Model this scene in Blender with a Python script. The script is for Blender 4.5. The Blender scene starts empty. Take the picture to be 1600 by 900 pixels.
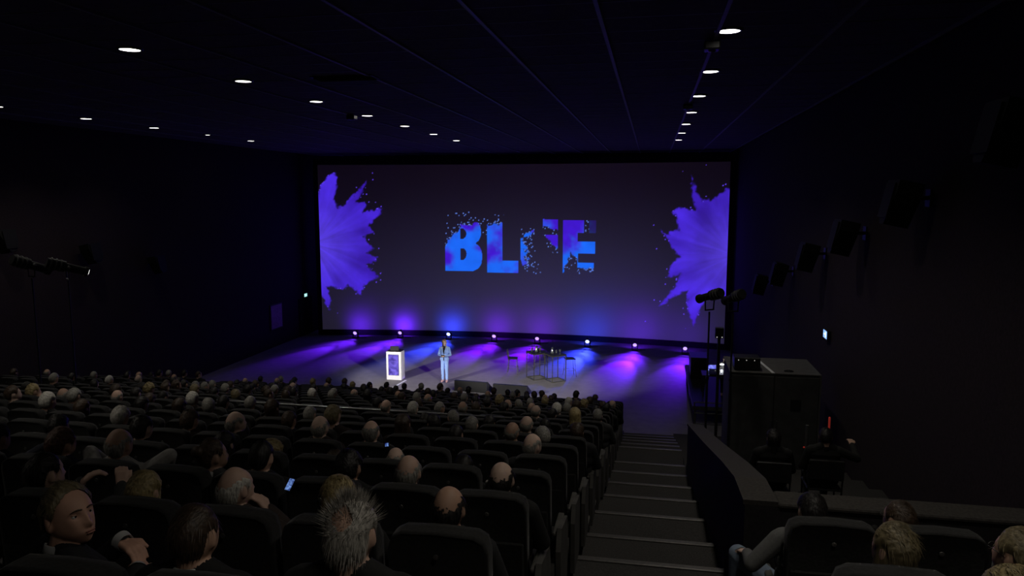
import bpy, bmesh, math, random
import numpy as np
from mathutils import Vector, Matrix, Euler

# ------------------------------------------------------------------ camera, world, exposure
SC = bpy.context.scene
COL = SC.collection
R = math.radians
cam_d = bpy.data.cameras.new('camera'); cam = bpy.data.objects.new('camera', cam_d); COL.objects.link(cam)
cam.location = (0, 0, 7.45)
cam.rotation_euler = (R(90 - 7.199), 0, R(10.765))
cam_d.sensor_width = 36; cam_d.lens = 36 * 1148 / 1600; cam_d.clip_start = .05; cam_d.clip_end = 200
SC.camera = cam
world = bpy.data.worlds.new('world'); SC.world = world; world.use_nodes = True
world.node_tree.nodes['Background'].inputs[0].default_value = (.004, .004, .006, 1)
world.node_tree.nodes['Background'].inputs[1].default_value = .3
vs = SC.view_settings
vs.view_transform = 'Standard'; vs.look = 'None'; vs.exposure = 0; vs.gamma = 1; vs.use_curve_mapping = False
DOWNLIGHT_W = 105          # each recessed ceiling lamp
PROFILE_W = 7600          # each profile spot on a stand
HEAD_W = 470              # each stage moving head
rnd = random.Random(11)

# ------------------------------------------------------------------ materials
MATS = {}
def nodes_of(name):
    m = bpy.data.materials.new(name); m.use_nodes = True
    nt = m.node_tree; b = nt.nodes['Principled BSDF']; MATS[name] = m
    return m, nt, b
def mat(name, col, rough=.7, metal=0, var=.25, scale=8, bump=0, emit=None, es=1, stretch=None, spec=.3, objcol=False, sheen=0):
    m, nt, b = nodes_of(name)
    N, L = nt.nodes, nt.links
    tc = N.new('ShaderNodeTexCoord'); mp = N.new('ShaderNodeMapping')
    if stretch: mp.inputs['Scale'].default_value = stretch
    L.new(tc.outputs['Object'], mp.inputs[0])
    nz = N.new('ShaderNodeTexNoise'); nz.inputs['Scale'].default_value = scale; nz.inputs['Detail'].default_value = 4
    L.new(mp.outputs[0], nz.inputs['Vector'])
    mr = N.new('ShaderNodeMapRange'); mr.inputs[3].default_value = 1 - var; mr.inputs[4].default_value = 1 + var
    mr.inputs[1].default_value = .3; mr.inputs[2].default_value = .7
    L.new(nz.outputs[0], mr.inputs[0])
    mx = N.new('ShaderNodeMix'); mx.data_type = 'RGBA'; mx.blend_type = 'MULTIPLY'; mx.inputs[0].default_value = 1
    if objcol:
        oi = N.new('ShaderNodeObjectInfo'); L.new(oi.outputs['Color'], mx.inputs[6])
    else:
        mx.inputs[6].default_value = (*col, 1)
    L.new(mr.outputs[0], mx.inputs[7]); L.new(mx.outputs[2], b.inputs['Base Color'])
    b.inputs['Roughness'].default_value = rough; b.inputs['Metallic'].default_value = metal
    b.inputs['Specular IOR Level'].default_value = spec
    if sheen:
        b.inputs['Sheen Weight'].default_value = sheen; b.inputs['Sheen Roughness'].default_value = .5
    if bump:
        bp = N.new('ShaderNodeBump'); bp.inputs['Strength'].default_value = bump; bp.inputs['Distance'].default_value = .01
        L.new(nz.outputs[0], bp.inputs['Height']); L.new(bp.outputs[0], b.inputs['Normal'])
    if emit:
        b.inputs['Emission Color'].default_value = (*emit, 1); b.inputs['Emission Strength'].default_value = es
    return m
mat('stage_floor', (.20, .19, .20), .8, var=.1, scale=3, bump=.03, spec=.08)
mat('carpet', (.036, .034, .033), .95, var=.35, scale=60, bump=.3)
mat('nosing', (.10, .095, .093), .35, metal=.3, var=.15, scale=30)
mat('metal_trim', (.5, .48, .45), .35, metal=.6, var=.1)
mat('wall_cloth', (.026, .017, .023), .95, var=.25, scale=25, bump=.15)  # cloth tint also carries the purple stage glow on the walls
mat('wall_black', (.006, .006, .006), .95, var=.2)
mat('parapet', (.022, .02, .022), .9, var=.25, scale=30, bump=.1)
mat('parapet_cap', (.04, .036, .033), .9, var=.3, scale=40, bump=.2)
mat('ceiling_tile', (.10, .085, .095), .9, var=.2, scale=5)
mat('ceiling_bar', (.22, .22, .23), .5, var=.1)
mat('ceiling_slab', (.01, .01, .01), .9)
mat('seat_cloth', (.0145, .0145, .0145), .95, var=.3, scale=50, bump=.25, sheen=.06)
mat('seat_plastic', (.014, .014, .014), .55, var=.2)
mat('armrest', (.07, .067, .063), .7, var=.2)
mat('plate', (.16, .16, .155), .4, metal=.7, var=.1)
mat('steel', (.6, .6, .6), .3, metal=.9, var=.08)
mat('black_metal', (.02, .02, .021), .42, metal=.2, var=.2)
mat('grey_metal', (.12, .12, .12), .4, metal=.5, var=.2)
mat('brass_frame', (.10, .10, .06), .4, metal=.5, var=.15)
mat('case_panel', (.055, .055, .055), .75, var=.2, scale=6)
mat('case_edge', (.085, .082, .08), .6, var=.15)
mat('white_gloss', (.82, .82, .83), .35, var=.03, spec=.5)
mat('white_tape', (.7, .72, .75), .5, var=.1)
mat('black_plastic', (.015, .015, .016), .4, var=.2, spec=.4)
mat('speaker_black', (.006, .006, .006), .6, var=.2)
mat('arm_pad', (.26, .25, .23), .7, var=.1)
mat('grille', (.012, .02, .02), .7, var=.5, scale=120)
mat('glass_ware', (.10, .11, .11), .08, var=.05, spec=.9)
mat('violet_lit_panel', (.30, .18, .30), .5, var=.15)  # violet of the stage light is put into the board colour
mat('shoe', (.65, .38, .36), .5, var=.1)
mat('paper', (.6, .6, .58), .8, var=.05)
mat('red_plastic', (.35, .02, .02), .4, var=.2, emit=(.5, .02, .02), es=.12)  # faint red glow put into the bottle plastic, which is no lamp
mat('lamp_white', (.9, .9, .85), .4, emit=(1, .96, .88), es=6)
mat('lamp_desk', (.9, .9, .85), .4, emit=(.95, .95, 1), es=4)
mat('exit_face', (.6, .8, .8), .4, emit=(.35, .85, .8), es=.9)
mat('exit_face_cold', (.5, .6, .9), .4, emit=(.25, .5, 1), es=1.1)
mat('exit_mark', (.9, .95, .95), .4, emit=(.9, 1, 1), es=1.2)
mat('red_led', (.6, .05, .04), .4, emit=(1, .08, .05), es=.10)
mat('led_small', (.8, .8, .8), .4, emit=(.9, .9, .8), es=.45)
mat('skin', (1, 1, 1), .55, var=.12, scale=14, objcol=True, spec=.35)
mat('cloth', (1, 1, 1), .9, var=.1, scale=60, objcol=True, bump=.12)
mat('hair', (1, 1, 1), .5, var=.45, scale=30, objcol=True, stretch=(3, 3, .5), bump=.35, spec=.4)
mat('linen', (.38, .38, .38), .8, var=.08)
mat('eye_white', (.7, .68, .66), .3, var=.02); mat('eye_dark', (.02, .015, .012), .2, var=.02)
mat('lip', (.34, .16, .125), .5, var=.1)
for nm, c in (('violet', (.30, .05, 1.0)), ('blue', (.03, .14, 1.0)), ('magenta', (.36, .03, .95))):
    mat('lens_' + nm, c, .3, emit=tuple(min(1, x + (.25 if nm != 'blue' else .35)) for x in c), es=.9 if nm != 'blue' else 2)
    mat('lens_cell_' + nm, c, .3, emit=tuple(.45 + .5 * x for x in c), es=1.5 if nm != 'blue' else 4)
def screen_material(name, a, b_, scale, es):
    m, nt, b = nodes_of(name); N, L = nt.nodes, nt.links
    tc = N.new('ShaderNodeTexCoord'); nz = N.new('ShaderNodeTexNoise'); nz.inputs['Scale'].default_value = scale
    nz.inputs['Detail'].default_value = 6; nz.inputs['Distortion'].default_value = 1.2
    L.new(tc.outputs['Object'], nz.inputs['Vector'])
    cr = N.new('ShaderNodeValToRGB'); cr.color_ramp.elements[0].position = .38; cr.color_ramp.elements[1].position = .62
    cr.color_ramp.elements[0].color = (*a, 1); cr.color_ramp.elements[1].color = (*b_, 1)
    L.new(nz.outputs[0], cr.inputs[0]); L.new(cr.outputs[0], b.inputs['Emission Color'])
    b.inputs['Emission Strength'].default_value = es; b.inputs['Base Color'].default_value = (.02, .02, .03, 1); b.inputs['Roughness'].default_value = .3
screen_material('lectern_display', (.03, .008, .30), (.22, .15, .92), 3.2, .9)
screen_material('phone_display', (.004, .006, .12), (.22, .40, .85), 30, .9)
screen_material('laptop_display', (.05, .04, .45), (.30, .35, 1), 6, 1.4)

# ------------------------------------------------------------------ mesh helpers
class MB:
    def __init__(s): s.v = []; s.f = []; s.m = []
    def add(s, vs, fs, m=0):
        o = len(s.v); s.v.extend(tuple(map(float, v)) for v in vs); s.f.extend(tuple(i + o for i in f) for f in fs); s.m.extend([m] * len(fs)); return s
    def box(s, c, d, rz=0, rx=0, m=0):
        M = Matrix.Translation(c) @ Euler((rx, 0, rz)).to_matrix().to_4x4()
        vs = [M @ Vector((x * d[0] / 2, y * d[1] / 2, z * d[2] / 2)) for x in (-1, 1) for y in (-1, 1) for z in (-1, 1)]
        return s.add(vs, [(0, 1, 3, 2), (4, 6, 7, 5), (0, 4, 5, 1), (2, 3, 7, 6), (0, 2, 6, 4), (1, 5, 7, 3)], m)
    def span(s, x0, x1, y0, y1, z0, z1, m=0):
        return s.box(((x0 + x1) / 2, (y0 + y1) / 2, (z0 + z1) / 2), (x1 - x0, y1 - y0, z1 - z0), m=m)
    def rbox(s, c, d, bev=.02, seg=2, rz=0, rx=0, m=0, taper=None):
        bm = bmesh.new(); bmesh.ops.create_cube(bm, size=1)
        for v in bm.verts:
            v.co = Vector((v.co.x * d[0], v.co.y * d[1], v.co.z * d[2]))
            if taper and v.co.z > 0: v.co.x *= taper[0]; v.co.y *= taper[1]
        bmesh.ops.bevel(bm, geom=list(bm.edges), offset=bev, segments=seg, profile=.5, affect='EDGES')
        M = Matrix.Translation(c) @ Euler((rx, 0, rz)).to_matrix().to_4x4()
        bm.verts.index_update()
        s.add([M @ v.co for v in bm.verts], [[v.index for v in f.verts] for f in bm.faces], m); bm.free(); return s
    def cyl(s, p0, p1, r0, r1=None, n=10, cap=True, m=0):
        r1 = r0 if r1 is None else r1
        p0, p1 = Vector(p0), Vector(p1); d = (p1 - p0)
        q = d.to_track_quat('Z', 'Y'); vs = []
        for p, r in ((p0, r0), (p1, r1)):
            vs += [p + q @ Vector((r * math.cos(2 * math.pi * i / n), r * math.sin(2 * math.pi * i / n), 0)) for i in range(n)]
        fs = [(i, (i + 1) % n, n + (i + 1) % n, n + i) for i in range(n)]
        if cap: fs += [tuple(range(n))[::-1], tuple(range(n, 2 * n))]
        return s.add(vs, fs, m)
    def tube(s, pts, r, n=8, m=0):
        for a, b in zip(pts[:-1], pts[1:]): s.cyl(a, b, r, n=n, m=m)
        return s
    def ell(s, c, r, nu=14, nv=9, rot=None, m=0):
        vs = []; fs = []
        Rm = rot or Matrix.Identity(3)
        for j in range(nv + 1):
            e = math.pi * (j / nv - .5)
            for i in range(nu):
                a = 2 * math.pi * i / nu
                vs.append(Vector(c) + Rm @ Vector((r[0] * math.cos(e) * math.cos(a), r[1] * math.cos(e) * math.sin(a), r[2] * math.sin(e))))
        for j in range(nv):
            for i in range(nu):
                fs.append((j * nu + i, j * nu + (i + 1) % nu, (j + 1) * nu + (i + 1) % nu, (j + 1) * nu + i))
        return s.add(vs, fs, m)
    def capsule(s, p0, p1, r0, r1, n=10):
        p0, p1 = Vector(p0), Vector(p1); d = p1 - p0
        if d.length < 1e-5: return s.ell(p0, (r0, r0, r0), n, 8)
        q = d.to_track_quat('Z', 'Y'); rings = []
        for t in (-90, -60, -30, 0): rings.append((p0, r0, R(t)))
        for t in (0, 30, 60, 90): rings.append((p1, r1, R(t)))
        vs = []; fs = []
        for p, r, t in rings:
            for i in range(n):
                a = 2 * math.pi * i / n; c = max(math.cos(t), .02)
                vs.append(p + q @ Vector((r * c * math.cos(a), r * c * math.sin(a), r * math.sin(t))))
        for j in range(len(rings) - 1):
            for i in range(n): fs.append((j * n + i, j * n + (i + 1) % n, (j + 1) * n + (i + 1) % n, (j + 1) * n + i))
        fs += [tuple(range(n))[::-1], tuple(range(len(vs) - n, len(vs)))]
        return s.add(vs, fs)
    def lathe(s, prof, c=(0, 0, 0), n=16, m=0):
        vs = []; fs = []
        for r, z in prof:
            for i in range(n):
                a = 2 * math.pi * i / n; vs.append((c[0] + r * math.cos(a), c[1] + r * math.sin(a), c[2] + z))
        for j in range(len(prof) - 1):
            for i in range(n): fs.append((j * n + i, j * n + (i + 1) % n, (j + 1) * n + (i + 1) % n, (j + 1) * n + i))
        return s.add(vs, fs, m)
    def prism(s, poly, x0, x1, m=0):      # poly in (y, z), extruded along x
        n = len(poly); vs = [(x0, y, z) for y, z in poly] + [(x1, y, z) for y, z in poly]
        fs = [(i, (i + 1) % n, n + (i + 1) % n, n + i) for i in range(n)] + [tuple(range(n))[::-1], tuple(range(n, 2 * n))]
        return s.add(vs, fs, m)
    def mesh(s, name, mats, smooth=False):
        me = bpy.data.meshes.new(name); me.from_pydata(s.v, [], s.f)
        for m in ([mats] if isinstance(mats, str) else mats): me.materials.append(MATS[m])
        me.polygons.foreach_set('material_index', s.m); 
        if smooth: me.polygons.foreach_set('use_smooth', [True] * len(s.f))
        bm = bmesh.new(); bm.from_mesh(me); bmesh.ops.recalc_face_normals(bm, faces=bm.faces); bm.to_mesh(me); bm.free()
        me.update(); return me
    def obj(s, name, mats, parent=None, smooth=False, loc=(0, 0, 0), rz=0):
        return link(name, s.mesh(name, mats, smooth), parent, loc, rz)
def link(name, data, parent=None, loc=(0, 0, 0), rz=0):
    o = bpy.data.objects.new(name, data); COL.objects.link(o); o.parent = parent; o.location = loc; o.rotation_euler = (0, 0, rz); return o
def tag(o, label, cat, group=None):
    o['label'] = label; o['category'] = cat
    if group: o['group'] = group
    return o
def thing(name, label, cat, loc=(0, 0, 0), rz=0, group=None):
    return tag(link(name, None, None, loc, rz), label, cat, group)
def struct(o): o['kind'] = 'structure'; return o
def spot_lamp(parent, loc, target, watt, col, angle, blend=.3, size=.05, name='lamp_light'):
    d = bpy.data.lights.new(name, 'SPOT'); d.energy = watt; d.color = col; d.spot_size = R(angle); d.spot_blend = blend; d.shadow_soft_size = size
    o = link(name, d, parent, loc)
    o.rotation_euler = (Vector(target) - Vector(loc)).to_track_quat('-Z', 'Y').to_euler(); return o
ORD = ['zeroth', 'first', 'second', 'third', 'fourth', 'fifth', 'sixth', 'seventh', 'eighth', 'ninth', 'tenth', 'eleventh', 'twelfth', 'thirteenth', 'fourteenth', 'fifteenth',
       'sixteenth', 'seventeenth', 'eighteenth', 'nineteenth', 'twentieth', 'twenty-first', 'twenty-second', 'twenty-third', 'twenty-fourth', 'twenty-fifth', 'twenty-sixth', 'twenty-seventh', 'twenty-eighth', 'twenty-ninth', 'thirtieth']

# ------------------------------------------------------------------ room shell
XL, XR, YB, YF, ZC = -18.2, 3.9, -4.0, 38.6, 9.6
AISLE_L, AISLE_R = -.72, .80
def rake(y): return 5.526 - .2473 * y
def row_floor(k): return max(0.0, 4.71 - .272 * k)
def row_y(k, x): return 3.3 + 1.1 * k - (x + 1) * .012

floor = struct(MB().span(XL, XR, 22.75, YF, -.2, 0).obj('floor', 'stage_floor'))
for k in range(-6, 18):
    z = row_floor(k); y0, y1 = 3.3 + 1.1 * k - .42, 3.3 + 1.1 * k + .68
    MB().span(XL, AISLE_L, y0, min(y1, 22.75), -.2, z).obj('seating_tier', 'carpet', floor)
    MB().span(AISLE_R, XR, y0, min(y1, 22.75), -.2, z).obj('seating_tier', 'carpet', floor)
ys = [-2.6, -1.4, -.2, 1.0, 2.2, 3.4, 4.7, 6.0, 7.15, 8.25, 9.7, 11.15, 12.55, 14.05, 15.1, 16.75, 17.95, 19.15, 20.35, 21.55]
zs = [rake(y) for y in ys[:14]] + [1.86, 1.62, 1.30, .98, .65, .33]
for i in range(1, len(ys)):
    st = MB().span(AISLE_L, AISLE_R, ys[i - 1], ys[i], -.2, zs[i]).obj('stair_step', 'carpet', floor)
    MB().rbox(((AISLE_L + AISLE_R) / 2, ys[i] - .03, zs[i] + .006), (AISLE_R - AISLE_L - .02, .075, .03), .008, 1).obj('nosing', 'nosing', st)
for y0, y1, z in ((12.6, 11.5, 2.62), (10.2, 9.7, 3.2), (9.05, 8.5, 3.46), (14.2, 13.3, 2.1)):
    MB().rbox((AISLE_L + .02, (y0 + y1) / 2, z + .015), (.045, abs(y1 - y0), .04), .008, 1).obj('edge_trim', 'metal_trim', floor)

struct(MB().span(XL - .2, XL, YB, YF, -.3, ZC + .3).obj('wall_left', 'wall_cloth'))
struct(MB().span(XR, XR + .2, YB, YF, -.3, ZC + .3).obj('wall_right', 'wall_cloth'))
struct(MB().span(XL - .2, XR + .2, YF, YF + .2, -.3, ZC + .3).obj('wall_front', 'wall_black'))
struct(MB().span(XL - .2, XR + .2, YB - .2, YB, -.3, ZC + .3).obj('wall_back', 'wall_cloth'))
# low wall beside the stairs, turning across behind the right-hand block
pw = struct(MB().prism([(6.0, 1), (14.7, 0), (14.7, 2.86), (10.46, 3.92), (7.79, 4.61), (6.66, 4.88), (6.0, 4.94)], AISLE_R, 1.04).obj('wall_parapet', 'parapet'))
top = [(6.0, 4.94), (6.66, 4.88), (7.79, 4.61), (10.46, 3.92), (14.7, 2.86)]
MB().prism(top + [(y, z + .04) for y, z in top[::-1]], AISLE_R - .015, 1.06).obj('cap', 'parapet_cap', pw)
pc = struct(MB().span(1.04, XR, 6.0, 6.25, 1, 4.93).obj('wall_parapet_cross', 'parapet'))
MB().rbox(((1.06 + XR) / 2, 6.125, 4.95), (XR - 1.06, .29, .04), .012, 1).obj('cap', 'parapet_cap', pc)
for i, x in enumerate((1.19, 1.79, 2.37, 2.96)):
    MB().lathe([(0, -.012), (.022, -.012), (.027, 0), (.0, .008)], n=12).obj('wall_stud', 'plate', pc, loc=(x, 5.985, 4.83)).rotation_euler = (R(90), 0, 0)

# ceiling: slab, tiles between runners
ceil = struct(MB().span(XL - .2, XR + .2, YB, YF, ZC + .03, ZC + .3).obj('ceiling', 'ceiling_slab'))
TX, TY = 1.465, .77
cxs = [.79 + TX * i for i in range(2, -14, -1)]; cys = [-3.7 + TY * i for i in range(55)]
def in_view(x, y, z, mx=0):
    d = Vector((x, y, z)) - Vector((0, 0, 7.45)); p = cam.rotation_euler.to_matrix().transposed() @ d
    if p.z > -.3: return None
    u, v = 800 - 1148 * p.x / p.z, 450 + 1148 * p.y / p.z
    return (-p.z) if -mx < u < 1600 + mx and -mx < v < 900 + mx else None
cells = []
for x in cxs[1:]:
    for y in cys:
        if x + TX < XL or y > YF: continue
        x0, x1 = max(x, XL), min(x + TX, XR)
        d = in_view((x0 + x1) / 2, y + TY / 2, ZC, 60); cells.append((d if d else 999, x0, x1, y))
cells.sort(); tile_mesh = {}
far = MB()
for n, (d, x0, x1, y) in enumerate(cells):
    w = round(x1 - x0, 3)
    if n < 300 and d < 900:
        if w not in tile_mesh: tile_mesh[w] = MB().rbox((0, 0, 0), (w - .03, TY - .025, .04), .006, 1).mesh('ceiling_tile', 'ceiling_tile')
        link('ceiling_tile', tile_mesh[w], ceil, ((x0 + x1) / 2, y + TY / 2, ZC + .02 + rnd.uniform(-.003, .003)))
    else: far.box(((x0 + x1) / 2, y + TY / 2, ZC + .02), (w - .03, TY - .025, .04))
far.obj('ceiling_tile_field', 'ceiling_tile', ceil)['kind'] = 'stuff'
for x in cxs: 
    if XL < x < XR: MB().span(x - .025, x + .025, YB, YF, ZC - .03, ZC + .03).obj('ceiling_runner', 'ceiling_bar', ceil)
for y in cys: 
    if y > 5: MB().span(XL, XR, y - .008, y + .008, ZC - .004, ZC + .03).obj('cross_bar', 'ceiling_bar', ceil)
# recessed lamps
disc = MB().lathe([(0, 0), (.145, 0), (.15, .03)], n=24).mesh('lamp_disc', 'lamp_white')
ring = MB().lathe([(.15, .03), (.15, -.012), (.185, -.008), (.19, .03)], n=24).mesh('trim_ring', 'black_metal', True)
rows = [('right', .93, 10.34, 3.24, 7, -4), ('middle', -7.65, 9.97, 3.09, 7, -4), ('left', -15.72, 12.7, 2.9, 6, -5)]
for nm, x, y0, dy, n, back in rows:
    for i in range(back, n):
        y = y0 + dy * i
        if y < YB + .3: continue
        if in_view(x, y, ZC, 10): lab = f'lit round ceiling lamp, {ORD[i + 1] if nm != "left" else ORD[i + 1]} from the back in the {nm} row'
        else: lab = f'lit round ceiling lamp of the {nm} row, {ORD[1 - i]} one behind the camera side'
        t = thing('ceiling_lamp', lab, 'ceiling lamp', (x, y, ZC - .012), 0, f'{nm} row of ceiling lamps')
        link('trim_ring', ring, t); sm = nm == 'left' and i == 4
        o = link('lamp_disc', disc, t, (0, 0, -.004)); 
        if sm: o.scale = (.5, .5, 1)
        spot_lamp(t, (0, 0, -.03), (0, 0, -5), DOWNLIGHT_W * (.35 if sm else 1) * (1 if y < 19 else .55 if y < 22 else .3 if y < 24.2 else .06), (1, .93, .80), 118, .7, .14)
v = thing('ceiling_vent', 'wide dark ceiling vent left of the middle lamp row', 'vent', (-5.6, 13.05, ZC - .02))
MB().span(-.6, .6, -.22, .22, 0, .03).obj('vent_frame', 'black_metal', v)
for i in range(6): MB().box((0, -.16 + .065 * i, -.012), (1.1, .045, .008), rx=.5).obj('slat', 'black_metal', v)
for lab, x, y in (('small black sensor box on ceiling beside nearest right lamp', .76, 10.92), ('small black sensor box on ceiling beside third right lamp', .76, 18.15), ('small black box on ceiling beside the fourth middle lamp', -7.95, 18.9)):
    t = thing('ceiling_sensor', lab, 'sensor', (x, y, ZC - .03))
    MB().rbox((0, 0, -.06), (.22, .26, .12), .02, 2).obj('housing', 'black_plastic', t); MB().lathe([(0, -.145), (.05, -.135), (.06, -.12)], n=12).obj('lens', 'glass_ware', t)

# ------------------------------------------------------------------ cinema screen with its projected picture
SXC, SY0, SA = -6.85, 37.3, .00925
def scr_y(x): return SY0 - SA * (x - SXC) ** 2
SX0, SX1, SZ0, SZ1 = -17.25, 3.56, .30, 9.02
NU, NV = 720, 302
gx, gz = np.meshgrid(np.linspace(SX0, SX1, NU), np.linspace(SZ0, SZ1, NV)); fx, fz = gx.ravel(), gz.ravel()
nrs = np.random.RandomState(5)
def vnoise(x, y, seed):
    rs = np.random.RandomState(seed); T = rs.rand(64, 64)
    xi, yi = np.floor(x).astype(int), np.floor(y).astype(int); a, b = x - xi, y - yi; a = a * a * (3 - 2 * a); b = b * b * (3 - 2 * b)
    g = lambda i, j: T[i % 64, j % 64]
    return (g(xi, yi) * (1 - a) + g(xi + 1, yi) * a) * (1 - b) + (g(xi, yi + 1) * (1 - a) + g(xi + 1, yi + 1) * a) * b
def fbm(x, y, seed, o=4): return sum(vnoise(x * 2 ** i, y * 2 ** i, seed + i) * .5 ** i for i in range(o)) / sum(.5 ** i for i in range(o))
def inside(poly, x, y):
    r = np.zeros(x.shape, bool); n = len(poly)
    for i in range(n):
        (x0, y0), (x1, y1) = poly[i], poly[(i + 1) % n]
        if y0 == y1: continue
        c = ((y0 > y) != (y1 > y)) & (x < (x1 - x0) * (y - y0) / (y1 - y0) + x0); r ^= c
    return r
def edist(poly, x, y):
    d = np.full(x.shape, 9.0); n = len(poly)
    for i in range(n):
        (x0, y0), (x1, y1) = poly[i], poly[(i + 1) % n]; dx, dy = x1 - x0, y1 - y0
        t = np.clip(((x - x0) * dx + (y - y0) * dy) / (dx * dx + dy * dy + 1e-9), 0, 1)
        d = np.minimum(d, np.hypot(x - x0 - t * dx, y - y0 - t * dy))
    return d
def grains(): return np.repeat(np.repeat(nrs.rand(NV // 2 + 1, NU // 2 + 1), 2, 0), 2, 1)[:NV, :NU].ravel()     # powder grains about 6 cm across
def sst(a, b, x): t = np.clip((x - a) / (b - a), 0, 1); return t * t * (3 - 2 * t)
SPL_L = [(-17.5, 7.3), (-16.88, 8.21), (-16.6, 8.55), (-16.34, 8.61), (-16.25, 8.12), (-16.41, 7.28), (-16.29, 6.78), (-15.99, 6.88), (-15.68, 7.22), (-15.3, 7.62), (-14.75, 8.15), (-14.97, 7.62), (-15.32, 7.08), (-14.68, 7.02), (-14.99, 6.55), (-14.35, 6.68), (-13.91, 6.75), (-14.19, 6.28), (-14.71, 5.88), (-14.45, 5.54), (-14.89, 5.27), (-14.73, 4.93), (-14.4, 4.66), (-14.85, 4.42), (-14.24, 4.19), (-14.42, 3.98), (-14.86, 3.85), (-14.43, 3.4), (-14.2, 3.17), (-14.68, 2.89), (-14.96, 2.61), (-15.11, 2.13), (-15.44, 2.37), (-15.8, 2.71), (-16.15, 2.47), (-16.48, 2.54), (-16.92, 2.61), (-16.77, 1.85), (-16.86, 1.33), (-17.08, 1.85), (-17.5, 2.54)]
SPL_R = [(3.9, 7.6), (3.49, 7.84), (3.27, 7.6), (2.99, 7.36), (2.65, 7.24), (2.35, 7.24), (2.05, 7.6), (1.72, 8.52), (1.87, 7.6), (2.01, 6.75), (1.59, 6.84), (1.17, 6.8), (1.0, 6.68), (1.25, 6.22), (1.32, 5.81), (.78, 5.56), (.35, 5.83), (.85, 5.18), (1.05, 4.75), (1.3, 4.44), (1.0, 4.24), (.78, 3.42), (1.38, 3.63), (1.18, 3.08), (.44, 2.0), (1.29, 2.55), (1.8, 2.89), (1.79, 2.0), (1.93, 1.37), (2.13, 1.0), (2.29, 1.71), (2.57, 2.36), (3.0, 2.69), (3.9, 2.41)]
LB = [(-10.65, 6.24), (-9.43, 6.24), (-9.09, 6.18), (-8.83, 5.98), (-8.72, 5.68), (-8.72, 5.4), (-8.84, 5.11), (-9.03, 4.97), (-8.81, 4.8), (-8.69, 4.55), (-8.66, 4.21), (-8.71, 3.9), (-8.87, 3.64), (-9.16, 3.5), (-10.65, 3.5)]
LB1 = [(-9.84, 5.72), (-9.65, 5.73), (-9.54, 5.61), (-9.49, 5.46), (-9.54, 5.29), (-9.66, 5.19), (-9.84, 5.19)]
LB2 = [(-9.84, 4.7), (-9.66, 4.7), (-9.53, 4.57), (-9.49, 4.4), (-9.54, 4.2), (-9.66, 4.09), (-9.84, 4.09)]
LL = [(-8.42, 6.21), (-7.6, 6.21), (-7.61, 4.08), (-6.77, 4.08), (-6.77, 3.45), (-8.42, 3.45)]
LU = [(-6.65, 6.25), (-5.86, 6.25), (-5.85, 4.2), (-5.77, 4.03), (-5.62, 4.01), (-5.51, 4.1), (-5.47, 4.26), (-5.48, 6.24), (-4.7, 6.23), (-4.69, 4.22), (-4.78, 3.83), (-5.0, 3.55), (-5.45, 3.37), (-5.85, 3.36), (-6.24, 3.49), (-6.53, 3.8), (-6.64, 4.19)]
LE = [(-4.45, 6.2), (-2.77, 6.2), (-2.77, 5.56), (-3.68, 5.56), (-3.68, 5.13), (-2.78, 5.13), (-2.78, 4.52), (-3.66, 4.52), (-3.66, 4.05), (-2.84, 4.05), (-2.84, 3.46), (-4.45, 3.51)]
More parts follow.
